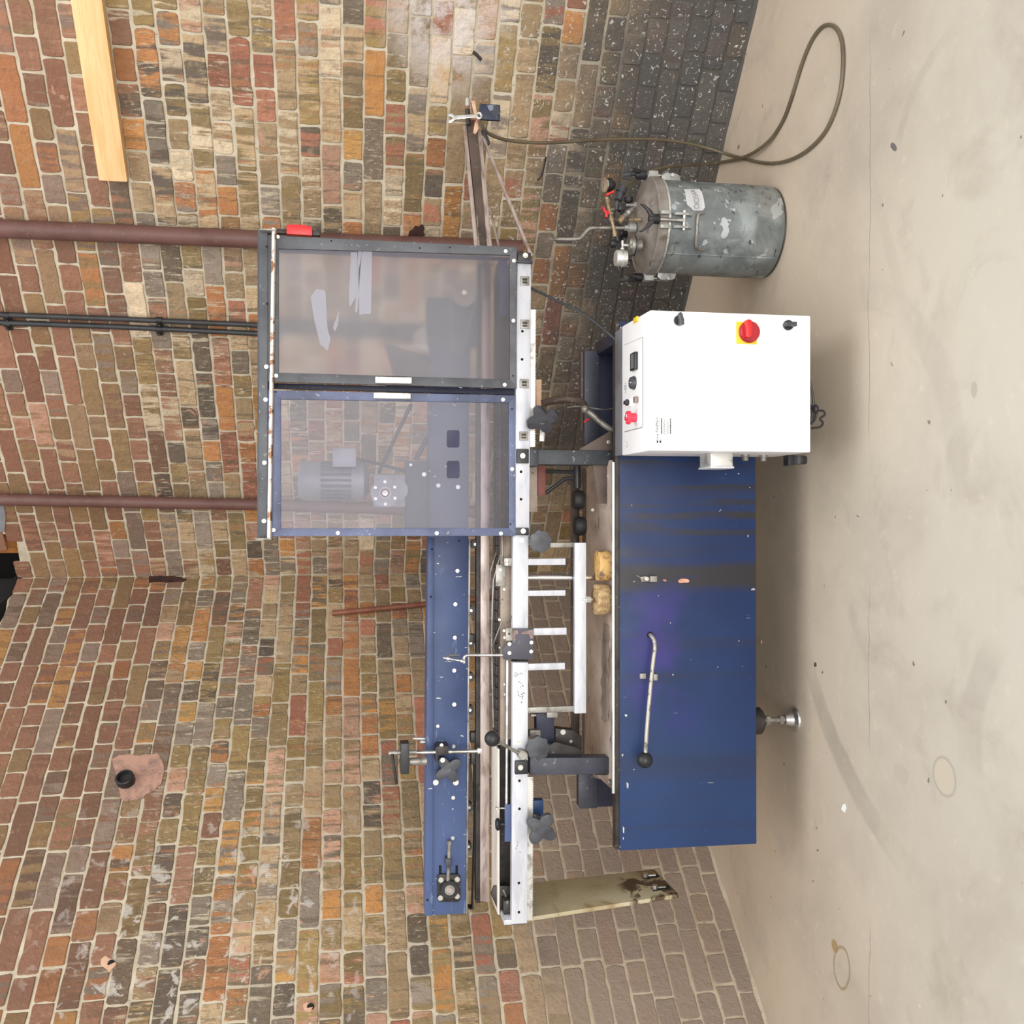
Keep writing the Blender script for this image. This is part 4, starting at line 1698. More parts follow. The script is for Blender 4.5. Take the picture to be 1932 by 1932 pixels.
k.rect(482, 1015.5, 512, 1018.5, YG - .03, .05, .001)
k.done('hinge_bracket', 'dull', gf)
holes(gf, [(503, 465, YG - .005, 2), (504, 573, YG - .005, 2)], 'hole')
bolts(gf, [(502.5, 692, YG - .004, 4), (501, 754, YG - .004, 4), (499, 873, YG - .004, 4), (498, 983, YG - .004, 4)], name='screw')


def door(o, i, matf, matp, hand, screws, dots, lbl):
    """o / i: outer and inner corners (top-left, bottom-left, bottom-right, top-right in the photo)"""
    k = M()
    for j in range(4):
        a, b = j, (j + 1) % 4
        k.plate([o[a], o[b], i[b], i[a]], YG, .014, .0008)
    d = k.done('guard_door', matf, MC)
    d['label'] = lbl
    k = M()
    g = 3
    k.plate([(i[0][0] - g, i[0][1] - g), (i[1][0] - g, i[1][1] + g), (i[2][0] + g, i[2][1] + g), (i[3][0] + g, i[3][1] - g)], YG + .005, .004)
    pn = k.done('pane', matp, d)
    pn.data.materials.append(MT['clearback'])
    for f in pn.data.polygons:
        f.material_index = 0 if f.normal.y < -.5 else 1
    k = M()
    k.rect(*hand, YG - .022, .022, .002)
    k.done('handle', 'silver', d)
    bolts(d, [(x, y, YG, 3.6) for x, y in screws], name='screw')
    if dots:
        holes(d, [(x, y, YG, 1.7) for x, y in dots])
    return d


MT['doorblue'] = simple('scuffed_blue_door_frame', (86, 94, 124), .45, .1, (64, 70, 94), 8, spk=(150, 152, 160))
d1 = door([(505, 444), (505, 720), (975, 733), (975, 466.5)], [(526, 469), (526, 703), (962, 716), (962, 481)], 'doorgrey', 'pane_hazy',
          (708, 711, 777, 723), [(524, 447), (954, 474), (969.5, 492), (968.5, 605), (952, 726), (521, 709)], [(625, 454.5), (849, 467), (792, 468), (968, 709)], 'right guard door with hazy frosted pane and dark grey frame')
d2 = door([(505, 736), (505, 1012), (973, 1011), (973, 746)], [(530, 753), (530, 997), (960, 996), (960, 760)], 'doorblue', 'pane_clear',
          (705, 741, 775, 752), [(949, 754), (966, 885), (945, 1006.5), (824, 1006), (637.5, 1005.5), (516, 1000)], [(520, 739.5), (966, 772), (963, 989)], 'left guard door with clear scratched pane and blue grey frame')
# two openings in the clear pane, through which the beam shows dark
for y0q, y1q in ((811.5, 844.5), (869.5, 902.5)):
    k = M()
    k.plate([(843, y0q + 3), (846, y0q), (864, y0q), (867, y0q + 3), (867, y1q - 3), (864, y1q), (846, y1q), (843, y1q - 3)], YG + .0035, .0012)
    k.done('pane_opening', 'deepnavy', d2)
# tape remnants left on the hazy pane
k = M()
for pts in ([(586, 560), (597, 545), (614, 548), (618, 620), (624, 640), (618, 662), (604, 650), (592, 600)], [(662, 476), (674, 476), (672, 560), (660, 580), (658, 566)], [(684, 474), (702, 474), (700, 592), (678, 594), (676, 512)], [(676, 470), (683, 470), (674, 590), (670, 588)], [(628, 618), (640, 584), (638, 612), (632, 626)]):
    k.plate(pts, YG + .0035, .0012)
MT['tape'] = pane('tape_residue', .6, .2, .0, (224, 224, 228), (150, 148, 160))
k.done('tape_residue', 'tape', d1)
# red interlock switch on top right
k = M()
k.plate([(540.5, 424), (552, 423), (577, 424), (581, 427), (589, 427), (589, 444), (540.5, 441)], YG + .01, .03, .002)
sw = k.done('interlock_switch', 'red', MC)
k = M()
k.rect(522, 432, 541, 440, YG + .015, .02, .001)
k.rect(589, 434, 604, 444, YG + .015, .02, .002)
k.done('switch_bracket', 'dark', sw)

# inside the guard: gear motor, beam drive, pulleys
YM = 3.0
k = M()
c = P(563, 907, YM + .06)
rr = sz(38, 630, YM)
L1 = (P(563, 907, YM) - P(606, 907, YM)).length
L2 = (P(563, 907, YM) - P(665, 907, YM)).length
L3 = (P(563, 907, YM) - P(692, 907, YM)).length
k.lathe(c, (0, 0, -1), [(0, 0), (rr * .7, .0), (rr * .92, .006), (rr, .018), (rr, L1), (rr * .93, L1), (rr * .93, L2), (rr * 1.0, L2), (rr * 1.0, L3 - .006), (rr * .8, L3), (rr * .55, L3 + .01), (0, L3 + .01)], 40)
mo = k.done('gear_motor', 'motor', MC)
k = M()
for j in range(9):
    a = math.pi * (1.12 + .76 * j / 8) if True else 0
    for sgn in (1,):
        dx, dy = math.cos(a) * rr, math.sin(a) * rr
        q = c + Vector((dx, dy, -(L1 + .001)))
        e = c + Vector((dx, dy, -(L2 - .001)))
        k.cyl(q, e, .0035, 8)
k.done('cooling_fins', 'motord', mo)
k = M()
k.rect(627, 845, 672, 881, YM - .02, .09, .003)
k.done('terminal_box', 'motor', mo)
k = M()
k.rect(704, 895, 766, 957, YM + .0, .1, .008)
k.disc(726.7, 930, 27, YM - .014, .016, 32, .002)
k.disc(750, 925, 20, YM - .008, .012, 24, .002)
gb = k.done('gearbox', 'motor', mo)
k = M()
k.disc(726.7, 930, 12, YM - .02, .008, 28)
k.done('output_ring', 'dull', mo)
k = M()
k.disc(726.7, 930, 8, YM - .021, .004, 24)
k.done('shaft_seal', 'black', mo)
k = M()
k.disc(726.7, 930, 5.5, YM - .026, .01, 20)
k.done('output_shaft', 'bolt', mo)
bolts(mo, [(726.7 + 21 * math.cos(a), 930 + 21 * math.sin(a), YM - .014, 2.8) for a in [j * math.pi / 3 + .5 for j in range(6)]])
k = M()
k.tube([P(x, y, YM + .03) for x, y in ((672, 866), (700, 871), (740, 882), (766, 890), (800, 900))], .005, 10, 1)
k.done('motor_cable', 'cond', mo)
k = M()
k.cyl(P(714, 892, 3.1), P(776, 762, 3.1), .006, 10)
k.cyl(P(784, 868, 3.12), P(806, 826, 3.12), .008, 10)
k.done('tie_rod', 'black', MC)
k = M()
k.rect(766, 870, 808, 1000, YM + .02, .07, .003)
k.done('motor_mount', 'navy', MC)
bolts(MC, [(775, 877, YM + .02, 2.6), (800, 895, YM + .02, 4), (827, 916, YB, 4), (864, 919, YB, 4), (869, 730, YB, 3.4)])
k = M()
k.rect(806, 564, 902, 650, YB - .02, .1, .004)
k.done('drive_cover', 'navy', MC)
k = M()
k.disc(875, 557, 24, YB - .05, .02, 40, .002)
pu = k.done('drive_pulley', 'lid', MC)
k = M()
k.disc(875, 554, 4.5, YB - .058, .01, 18)
k.done('pulley_hub', 'bolt', pu)
k = M()
k.disc(861, 656, 9, YB - .05, .02, 24, .002)
k.done('small_pulley', 'dark', pu)
k = M()
rb_ = []
A0, B0 = P(875, 557, YB - .042), P(861, 656, YB - .042)
RA, RB = sz(25, 875, YB), sz(10, 861, YB)
for j in range(19):
    a = math.radians(-5 + 190 * j / 18)
    rb_.append(A0 + Vector((math.sin(a) * RA, 0, math.cos(a) * RA)))
for j in range(13):
    a = math.radians(185 + 170 * j / 12)
    rb_.append(B0 + Vector((math.sin(a) * RB, 0, math.cos(a) * RB)))
rb_.append(rb_[0])
MT['greenbelt'] = simple('green_round_belt', (112, 134, 130), .5, 0, (94, 114, 110), 9)
k.tube([Vector((0, 0, 0)) + p for p in rb_], .0022, 8)
k.done('round_belt', 'greenbelt', pu)
k = M()
k.plate([(726, 652), (806, 672), (810, 716), (744, 716), (738, 690)], 3.12, .05, .003)
k.done('hopper', 'rust', MC)
k = M()
k.rect(730, 716, 802, 740, 3.0, .06, .006)
k.done('hopper_spout', 'black', MC)
k = M()
k.plate([(780, 630), (806, 610), (808, 668), (776, 656)], 3.09, .012, .001)
k.done('bright_bracket', 'dull', MC)
k = M()
k.plate([(909, 500), (924, 496), (924, 560), (912, 560)], 3.05, .01)
k.done('side_plate', 'pipe', MC)

# ------------------------------------------------------------------ control cabinet on the front
CX0, CX1, CY0, CYM, CY1 = .161, .53, 2.47, 2.70, YP - .004
CZ0, CZ1, CZT = .162, .6125, .6225
k = M()
k.prism([(CX0, CY0, CZ0), (CX0, CY0, CZ1), (CX0, CYM, CZT), (CX0, CYM + .004, CZT), (CX0, CY1, CZ0 + .0), ][:0] or [(CX0, CY0, CZ0), (CX0, CY0, CZ1), (CX0, CYM, CZT), (CX0, CYM, CZ0)], Vector((CX1 - CX0, 0, 0)), .004)
cab = k.done('control_cabinet', 'white', MC)
cab['label'] = 'white steel control cabinet'
k = M()
k.box(CX0 + .003, CX1 - .003, CYM - .002, CY1, CZ0 + .02, CZT - .001, .001)
MT['cabgrey'] = simple('grey_cabinet_back', (120, 120, 126), .5, .1, (98, 98, 104), 9, spk=(70, 70, 84))
k.done('back_flange', 'cabgrey', cab)


def T(x, y, dz=0.0):
    """point on the cabinet's sloping top"""
    r = ray(x, y)
    sl = (CZT - CZ1) / (CYM - CY0)
    # z = CZ1 + sl*(Y-CY0)
    t = (CZ1 - sl * CY0 - CAM.z) / (r.z - sl * r.y)
    return CAM + r * t + Vector((0, 0, dz))


k = M()
k.tube([T(1213, 636), T(1213, 804), T(1211, 806.5), T(1178, 815)], .0009, 6)
k.tube([T(1213, 636), T(1178, 651)], .0004, 6)
k.done('lid_seam', 'dark', cab)
c = T(1199, 682)
k = M()
k.box(c.x - .024, c.x + .024, c.y - .02, c.y + .024, c.z - .002, c.z + .009, .002)
dp = k.done('display', 'black', cab)
k = M()
k.box(c.x - .019, c.x + .019, c.y - .012, c.y + .014, c.z + .0085, c.z + .0096, .0)
k.done('display_glass', 'cabgrey', dp)
c = T(1197, 722.5)
k = M()
k.lathe(c, (0, 0, 1), [(.0185, 0), (.0185, .004), (.016, .011), (.014, .013), (0, .013)], 28)
kn = k.done('speed_knob', 'knob', cab)
k = M()
k.box(c.x - .001, c.x + .001, c.y - .012, c.y, c.z + .0125, c.z + .0137, 0)
k.done('pointer', 'paper', kn)
c = T(1190, 759.5)
k = M()
k.lathe(c, (0, 0, 1), [(.0115, 0), (.0115, .006), (.0105, .007), (0, .007)], 24)
ss = k.done('selector_switch', 'paper', cab)
k = M()
k.lathe(c + Vector((0, 0, .006)), (0, 0, 1), [(.009, 0), (.009, .008), (0, .008)], 20)
k.box(c.x - .005, c.x + .005, c.y - .012, c.y + .012, c.z + .008, c.z + .018, .001)
k.done('switch_lever', 'black', ss)
c = T(1203, 754)
k = M()
k.box(c.x - .008, c.x + .008, c.y - .008, c.y + .012, c.z, c.z + .010, .002)
k.done('lamp', 'lens', cab)
c = T(1203, 788)
k = M()
k.lathe(c, (0, 0, 1), [(.0165, 0), (.0165, .003), (.0135, .004), (0, .004)], 28)
es = k.done('emergency_stop', 'paper', cab)
k = M()
k.lathe(c + Vector((0, .002, .003)), (0, 0, 1), [(.0125, 0), (.0125, .016), (.018, .018), (.019, .023), (.0165, .028), (.012, .030), (0, .031)], 32)
k.done('mushroom_button', 'pinkred', es)
k = M()
for a0 in (0.4, 2.5, 4.6):
    k.tube([c + Vector((math.cos(a0 + j * .18) * .0115, .002 + math.sin(a0 + j * .18) * .0115, .0338)) for j in range(6)], .0009, 6)
k.done('arrow_marks', 'paper', es)
# faint dial markings and ground-off sticker on the lid
k = M()
for y0q, y1q in ((722, 725), (729, 733), (735, 742), (741, 742)):
    k.tube([T(1179.5, y0q, .0003), T(1180.5, (y0q + y1q) / 2, .0003), T(1180, y1q, .0003)], .0006, 5)
k.tube([T(1180 + 2.2 * math.sin(j * .52), 731 + 4 * math.cos(j * .52), .0003) for j in range(13)], .0005, 5)
k.done('dial_marks', 'ink', cab)
k = M()
for j in range(9):
    a, b = random.uniform(1179, 1187), random.uniform(832, 846)
    k.tube([T(a, b, .0002), T(a + random.uniform(-2, 2), b + random.uniform(-2, 2), .0002)], .0005, 5)
k.done('sticker_traces', 'inkl', cab)
# front controls
fy = CY0


def fsel(x, y, rot, name):
    c = P(x, y, fy)
    k = M()
    k.cyl(c, c + Vector((0, -.008, 0)), .0135, 24, bev=.001)
    o = k.done(name, 'black', cab)
    k = M()
    u = Vector((math.cos(rot), 0, math.sin(rot)))
    v = Vector((-math.sin(rot), 0, math.cos(rot)))
    q = c + Vector((0, -.008, 0))
    k.prism([q + u * a + v * b for a, b in ((-.015, -.006), (.013, -.005), (.019, 0), (.013, .005), (-.015, .006))], Vector((0, -.018, 0)), .002)
    k.done('switch_lever', 'knob', o)
    return o


fsel(1280, 605, .15, 'door_lock')
fsel(1486, 614, 1.57, 'door_lock')
k = M()
k.rect(1389.5, 607.5, 1428, 649, fy - .003, .003, .0008)
ms = k.done('main_switch', 'yellow', cab)
k = M()
c = P(1412, 627, fy)
k.lathe(c, (0, -1, 0), [(.029, 0), (.029, .006), (.027, .008), (.027, .012), (.0275, .013), (.025, .016), (0, .016)], 36)
k.done('switch_dial', 'crimson', ms)
k = M()
k.plate([(1408, 604), (1411, 602.5), (1416, 602.5), (1419, 605), (1420.5, 632), (1416, 636), (1410, 634)], fy - .032, .017, .0015)
k.done('switch_handle', 'red', ms)
k = M()
k.disc(1410.5, 640.5, 2.2, fy - .0168, .002, 14)
k.done('lock_hole', 'brass', ms)
k = M()
q = T(1200, 604.5)
k.box(CX1 - .012, CX1 + .002, q.y - .02, q.y + .014, q.z - .001, q.z + .004, .001)
k.done('yellow_clip', 'yellow', cab)
# supplier's sticker
k = M()
zz, x_0 = lambda xx: P(xx, 800, fy).z, lambda yy: P(1250, yy, fy).x
k.box(x_0(838), x_0(788), fy - .0004, fy, zz(1267), zz(1236), 0)
st = k.done('sticker', 'white', cab)
text('lettering', 'FibaMach', st, (x_0(816), fy - .0005, zz(1241.7)), .0105, 'blackink', ext=.0003)
k = M()
for yy in (821, 824.8 + 1.4):
    k.prism([(x_0(yy + 1.8), fy - .0005, zz(1241.8)), (x_0(yy - 1.8), fy - .0005, zz(1241.8)), (x_0(yy), fy - .0005, zz(1238.6))], Vector((0, .0003, 0)))
k.box(x_0(837), x_0(828.6), fy - .0006, fy, zz(1237.4), zz(1237.0), 0)
k.box(x_0(829), x_0(828.5), fy - .0006, fy, zz(1250), zz(1237), 0)
for xx, ya, yb, hh in ((1244.6, 791.5, 808, .5), (1251.3, 796, 818, .5), (1253.5, 792, 819, .6), (1256, 797, 819, .5), (1258.4, 798, 819, .6), (1260.6, 794, 819, .5)):
    y = ya
    while y < yb:
        e = min(y + random.uniform(2, 5), yb)
        k.box(x_0(e), x_0(y), fy - .0006, fy, zz(xx + hh * .6), zz(xx - hh * .6), 0)
        y = e + random.uniform(.7, 1.2)
k.done('small_print', 'blackink', st)
k = M()
for xx, ya, yb in ((1248.1, 789.5, 819.5), (1264.8, 789.5, 819)):
    y = ya
    while y < yb:
        e = min(y + random.uniform(1.2, 2.6), yb)
        k.box(x_0(e), x_0(y), fy - .0006, fy, zz(xx + 1.2), zz(xx - 1.2), 0)
        y = e + .45
k.box(x_0(835.6), x_0(831), fy - .0006, fy, zz(1247.4), zz(1244.3), 0)
k.box(x_0(835.6), x_0(831), fy - .0006, fy, zz(1242), zz(1239), 0)
k.done('bold_print', 'blackink', st)
# junction box, glands and caster at the left side
k = M()
jb = pxx(1360, 856, 2.55)
jx0 = pxx(1360, 880.5, 2.53)
k.prism([(CX0, 2.53, pz(1341, 2.53)), (CX0, 2.53, pz(1383, 2.53)), (jx0, 2.53, pz(1383, 2.53)), (jx0, 2.53, pz(1341, 2.53))], Vector((0, .085, 0)), .003)
o = k.done('junction_box', 'silver', cab)
k = M()
k.box(jx0 - .005, jx0 + .001, 2.526, 2.62, pz(1384.5, 2.53), pz(1339.5, 2.53), .002)
k.done('box_lid', 'alu', o)
for xx, yy in ((1406, 2.6), (1440, 2.62)):
    k = M()
    z_ = P(xx, 858, yy).z
    k.lathe((CX0, yy, z_), (-1, 0, 0), [(.012, 0), (.012, .006), (.009, .007), (.009, .016), (.006, .018), (0, .018)], 16)
    k.done('cable_gland', 'dull', cab)
k = M()
wz = F(1498, 868, .1)
cxw, cyw = P(1497, 868, 2.62).x, 2.62
k.cyl((cxw - .012, cyw, .126), (cxw + .012, cyw, .126), .026, 24, bev=.003)
k.box(cxw - .016, cxw + .016, cyw - .016, cyw + .018, .146, CZ0, .002)
k.done('caster', 'black', cab)
k = M()
for pts in (((1520, 690), (1533, 738), (1536, 770), (1530, 796)), ((1528, 765), (1541, 772), (1540, 790), (1530, 800)), ((1531, 778), (1546, 774), (1556, 776), (1557, 783), (1545, 790), (1554, 797), (1549, 806), (1531, 808)), ((1528, 770), (1538, 780), (1534, 792), (1526, 798))):
    k.tube([P(x, y, 2.56) for x, y in pts], .0032, 8, 2)
k.ball(P(1538, 772, 2.56), .012, 12, (1.2, 1, .8))
k.done('cable_bundle', 'black', cab)

# outfeed rails leaving the guard on the right
def bar(name, a, b, wd, Ya, Yb, t, mat):
    k = M()
    (xa, ya), (xb, yb) = a, b
    h_ = wd / 2
    q = [P(xa - h_, ya, Ya), P(xa + h_, ya, Ya), P(xb + h_ * .85, yb, Yb), P(xb - h_ * .85, yb, Yb)]
    k.prism(q, Vector((0, t, 0)), .001)
    return k.done(name, mat, MC)


bar('outfeed_rail', (902, 500), (877, 236), 7, 2.99, 3.28, .012, 'bronze')
bar('outfeed_rail', (919, 500), (889, 226), 21, 3.0, 3.29, .02, 'rust')
bar('outfeed_rail', (927, 500), (904.5, 244), 9, 2.98, 3.28, .03, 'bronze')
k = M()
k.tube([P(x, y, Y) for x, y, Y in ((881, 262, 3.26), (884, 320, 3.2), (895, 352, 3.17), (901, 420, 3.08), (905, 480, 3.0))], .003, 8)
k.tube([P(924, 392, 3.1), P(944, 475, 2.97)], .004, 8)
k.done('outfeed_rod', 'steel', MC)
k = M()
k.prism([P(909, 256, 3.26), P(912.5, 254, 3.26), P(1006, 482, 2.88), P(1000, 483, 2.88)], Vector((.004, .02, 0)), .001)
k.done('outfeed_brace', 'bronze', MC)
k = M()
k.rect(905, 196, 944, 226, 3.24, .012, .003)
o = k.done('stop_plate', 'navy', MC)
k = M()
k.plate([(918, 198), (941, 198), (943, 214), (936, 224), (928, 216), (922, 206)], 3.2385, .002)
MT['peel'] = simple('peeling_paint', (120, 132, 146), .6, .1, (58, 62, 72), 34, .46, .54)
k.done('peeled_patch', 'peel', o)
k = M()
k.plate([(889, 190), (896, 190), (902, 222), (903, 243), (896, 256), (893, 250), (897, 225)], 3.26, .02, .001)
k.done('split_wedge', 'chip', MC)
k = M()
k.cyl(P(876.5, 198.5, 3.27) + Vector((.012, 0, 0)), P(876.5, 198.5, 3.27) + Vector((.012, 0, 0)) + Vector((0, 0, -.02)), .0085, 16)
k = M()
k.cyl(P(882, 186.5, 3.27), P(882, 201, 3.27), .0095, 18, bev=.001)
o = k.done('coupling', 'steel', MC)
k = M()
k.cyl(P(882, 201, 3.27), P(882, 206, 3.27), .007, 14)
k.done('coupling_collar', 'copper', o)
k = M()
k.cyl(P(882, 206, 3.27), P(884, 236, 3.27), .0085, 14)
k.done('coupling_stem', 'dark', o)
k = M()
k.plate([(909, 244), (916, 246), (925, 268), (924, 271), (917, 271)], 3.25, .02, .002)
k.done('end_shoe', 'black', MC)

tag(MC, 'long blue bottle labelling machine with conveyor, clear guard doors and white control cabinet')

# ------------------------------------------------------------------ chrome spanner hooked over the rail ends
SPY = 3.215
sp_ = thing('spanner', 'chrome combination spanner standing upright against the far end of the outfeed rails', 'spanner', P(905, 220, SPY))
k = M()
k.plate([(862, 217.5), (900, 215), (901, 221.5), (862, 224.5)], SPY, .007, .002)
k.plate([(858, 218), (864, 217), (864, 225), (858, 226), (853, 231), (847, 232), (846, 227), (852, 225), (855, 222), (851, 219), (846, 219), (847, 214), (853, 214)], SPY, .008, .0015)
k.done('shank', 'chrome', sp_)
k = M()
c = P(904, 217.5, SPY)
ring = [c + Vector((math.cos(j * math.pi / 12) * .0085, .004, math.sin(j * math.pi / 12) * .0085)) for j in range(25)]
k.tube(ring, .0042, 10)
k.done('ring_end', 'chrome', sp_)
k = M()
k.plate([(897, 222.5), (899, 224), (898, 229), (895.5, 229.5), (896, 225)], 3.25, .006, .001)
tag(k.done('red_clip', 'red'), 'tiny red plastic clip on the split wood wedge below the spanner', 'clip')

# ------------------------------------------------------------------ galvanised pressure pot
TX, TY, TR = .938, 3.10, .150
pot = thing('pressure_pot', 'galvanised steel pressure pot with clamped lid, valves and a paper tag', 'pressure pot', (TX, TY, 0))
k = M()
prof = [(0, .004), (TR - .02, .004), (TR - .004, .008), (TR - .001, .02), (TR, .03), (TR, .10), (TR + .0015, .105), (TR, .11), (TR, .398), (0, .398)]
k.lathe((TX, TY, 0), (0, 0, 1), prof, 64)
body = k.done('pot_body', 'galv', pot)
k = M()
k.lathe((TX, TY, 0), (0, 0, 1), [(0, 0), (TR - .012, 0), (TR - .004, .004), (TR - .006, .010), (0, .010)], 48)
k.done('base_ring', 'dark', pot)
k = M()
k.lathe((TX, TY, .398), (0, 0, 1), [(TR - .01, 0), (TR + .006, .001), (TR + .009, .005), (TR + .009, .03), (TR + .006, .034), (TR - .012, .036), (TR - .03, .046), (TR - .07, .066), (.04, .076), (0, .078)], 64)
k.done('pot_lid', 'lid', pot)
k = M()
k.lathe((TX, TY, .392), (0, 0, 1), [(TR, 0), (TR + .006, .001), (TR + .006, .008), (TR, .009)], 64)
k.done('rim', 'silver', pot)
# vertical seam
k = M()
a = math.radians(212)
for a in (math.radians(222),):
    k.box(0, 0, 0, 0, 0, 0, 0) if False else None
    q = Vector((TX + math.cos(a) * TR, TY + math.sin(a) * TR, .02))
    k.cyl(q, q + Vector((0, 0, .37)), .0022, 8)
k.done('weld_seam', 'galv', body)


def clamp(deg):
    a = math.radians(deg)
    rv, tv = Vector((math.cos(a), math.sin(a), 0)), Vector((-math.sin(a), math.cos(a), 0))
    o0 = Vector((TX, TY, 0))
    k = M()
    for s_ in (-1, 1):
        c = o0 + rv * (TR - .004) + tv * s_ * .016
        k.prism([c + rv * p_ + Vector((0, 0, z_)) for p_, z_ in ((0, .322), (.018, .326), (.024, .34), (.024, .376), (.014, .386), (0, .386))], tv * (.008 * s_), .001)
    lug = k.done('clamp_lug', 'zinc', pot)
    k = M()
    c = o0 + rv * (TR + .014)
    k.cyl(c + tv * -.03 + Vector((0, 0, .352)), c + tv * .03 + Vector((0, 0, .352)), .0055, 14)
    k.done('hinge_pin', 'bolt', lug)
    k = M()
    k.cyl(c + Vector((0, 0, .352)), c + Vector((0, 0, .44)), .0065, 14)
    k.done('swing_bolt', 'steel', lug)
    k = M()
    for s_ in (-1, 1):
        c2 = o0 + rv * (TR + .002) + tv * s_ * .016
        k.prism([c2 + rv * p_ + Vector((0, 0, z_)) for p_, z_ in ((0, .40), (.022, .40), (.022, .431), (0, .434))], tv * (.011 * s_), .001)
    k.done('lid_ear', 'zinc', lug)
    k = M()
    c = o0 + rv * (TR + .014)
    k.lathe(c + Vector((0, 0, .434)), (0, 0, 1), [(.0145, 0), (.0155, .004), (.0145, .03), (.011, .034), (0, .034)], 18)
    for s_ in (-1, 1):
        p0 = c + Vector((0, 0, .46))
        pts = [p0 + tv * s_ * .004, p0 + tv * s_ * .026 + Vector((0, 0, .016)), p0 + tv * s_ * .042 + Vector((0, 0, .034))]
        k.prism([pts[0] + Vector((0, 0, -.014)), pts[1] + Vector((0, 0, -.012)), pts[2] + Vector((0, 0, -.006)), pts[2] + Vector((0, 0, .006)), pts[1] + Vector((0, 0, .004)), pts[0] + Vector((0, 0, .006))], rv * .013, .003)
    k.done('wing_nut', 'black', lug)
    return lug


for dg in (262, 352, 172, 82):
    clamp(dg)
# wire carrying handle
k = M()
hz = lambda x, y: P(x, y, TY - TR - .004)
q0, q1 = hz(1317, 401), hz(1314, 468)


def onpot(x, y, off):
    """point on the pot's front surface seen at px, moved out by off"""
    r = ray(x, y)
    A_ = r.x ** 2 + r.y ** 2
    B_ = -2 * (r.x * TX + r.y * TY)
    C_ = TX ** 2 + TY ** 2 - (TR + off) ** 2
    return CAM + r * ((-B_ - math.sqrt(max(B_ * B_ - 4 * A_ * C_, 0))) / (2 * A_))


k.tube([onpot(1328, 402, -.004), onpot(1322, 402, .012), onpot(1317, 405, .018), onpot(1316, 420, .02), onpot(1314.5, 446, .02), onpot(1313, 466, .018), onpot(1318, 471, .012), onpot(1327, 471, -.004)], .0048, 12, 2)
k.done('pot_handle', 'dull', pot)
# paper tag wrapped round the pot
k = M()
t = bmesh.new()
ol = [((1290, 357), (1320, 357)), ((1292.5, 362), (1324, 362)), ((1294, 372), (1327, 372)), ((1295, 380), (1328.5, 380)), ((1296.5, 386), (1329.3, 386)), ((1303, 391.5), (1330, 391.5)), ((1308, 397), (1325.5, 397.5))]
pr = None
for a_, b_ in ol:
    row = [t.verts.new(onpot(a_[0] + (b_[0] - a_[0]) * j / 4, a_[1] + (b_[1] - a_[1]) * j / 4, .0012 + .002 * (j == 4))) for j in range(5)]
    if pr:
        for j in range(4):
            t.faces.new((pr[j], pr[j + 1], row[j + 1], row[j]))
    pr = row
bmesh.ops.solidify(t, geom=t.faces[:], thickness=.0006)
k._add(t)
tg = k.done('paper_tag', 'paper', pot)
k = M()


def glyph(strokes, cx, cy, s, tilt=0.0):
    for st_ in strokes:
        k.tube([onpot(cx + s * (q[1]) + tilt * q[0], cy - s * q[0] * .8, .004) for q in st_], .0006, 5)


O_ = [[(math.cos(j * math.pi / 8) * .5, math.sin(j * math.pi / 8) * .5) for j in range(17)]]
glyph(O_, 1314.5, 389.5, 9)
glyph([[(-.02, -.48), (0, .5)]], 1314.5, 383.5, 8)
glyph(O_, 1314, 377.5, 9)
glyph([[(.35, -.5), (-.25, -.48), (-.3, -.05), (.2, -.05), (.35, .25), (.1, .5), (-.3, .45)]], 1312, 370, 9)
glyph([[(.2, -.6), (-.3, .1), (-.2, .45), (.2, .4), (.3, .1), (-.1, .05)]], 1309.5, 364.6, 8)
glyph([[(-.2, -.5), (-.2, .5)], [(-.2, -.5), (.3, -.3), (-.2, 0), (.35, .25), (-.2, .5)]], 1307, 359.8, 7)
k.done('handwriting', 'ink', tg)
# lid fittings
zl = .398 + .07


def lp(x, y, Y):
    return P(x, y, Y)


k = M()
k.tube([lp(1186, 430, 3.06), lp(1160, 430, 3.06), lp(1118, 430, 3.06), lp(1110, 432, 3.06), lp(1098, 447, 3.06), lp(1094, 451, 3.06), lp(1078, 451.5, 3.06), lp(1046, 451.5, 3.06)], .0058, 12, 2)
k.done('crank_rod', 'dull', pot)
k = M()
k.cyl(lp(1185, 430, 3.06), lp(1199, 430, 3.06), .016, 24, bev=.002)
k.cyl(lp(1178, 430, 3.06), lp(1186, 430, 3.06), .009, 6)
k.done('gland_boss', 'zinc', pot)
k = M()
top = lp(1187, 463, 3.03)
k.lathe(top, (0, .0, -1), [(0, 0), (.02, .0), (.03, .004), (.032, .012), (.031, .02), (.02, .022), (.02, .04), (0, .04)], 32)
k.star(top + Vector((0, 0, .004)), .031, 6, .14, .01, 0, (1, 0, 0), (0, 1, 0))
rg = k.done('regulator', 'dull', pot)
k = M()
k.lathe(top + Vector((0, 0, -.0135)), (0, 0, -1), [(.033, 0), (.0335, .003), (.03, .005)], 32)
k.done('regulator_gasket', 'black', rg)
k = M()
k.cyl(top, top + Vector((0, 0, .022)), .0045, 10)
k.cyl(top + Vector((-.012, 0, .022)), top + Vector((.014, 0, .022)), .0045, 10)
k.ball(top + Vector((-.012, 0, .022)), .007, 10)
k.done('tee_screw', 'silver', rg)
k = M()
gc = lp(1183, 488, 3.02)
k.lathe(gc, (0, 0, 1), [(0, 0), (.018, 0), (.026, .004), (.026, .034), (.024, .038), (.0, .038)], 32)
k.lathe(gc + Vector((0, 0, .012)), (0, 0, 1), [(.0262, 0), (.0285, .001), (.0285, .006), (.0262, .007)], 32)
ga = k.done('pressure_gauge', 'silver', pot)
k = M()
k.cyl(gc + Vector((0, 0, -.014)), gc, .008, 12)
k.cyl(gc + Vector((.018, .01, .008)), gc + Vector((.046, .012, .012)), .006, 10)
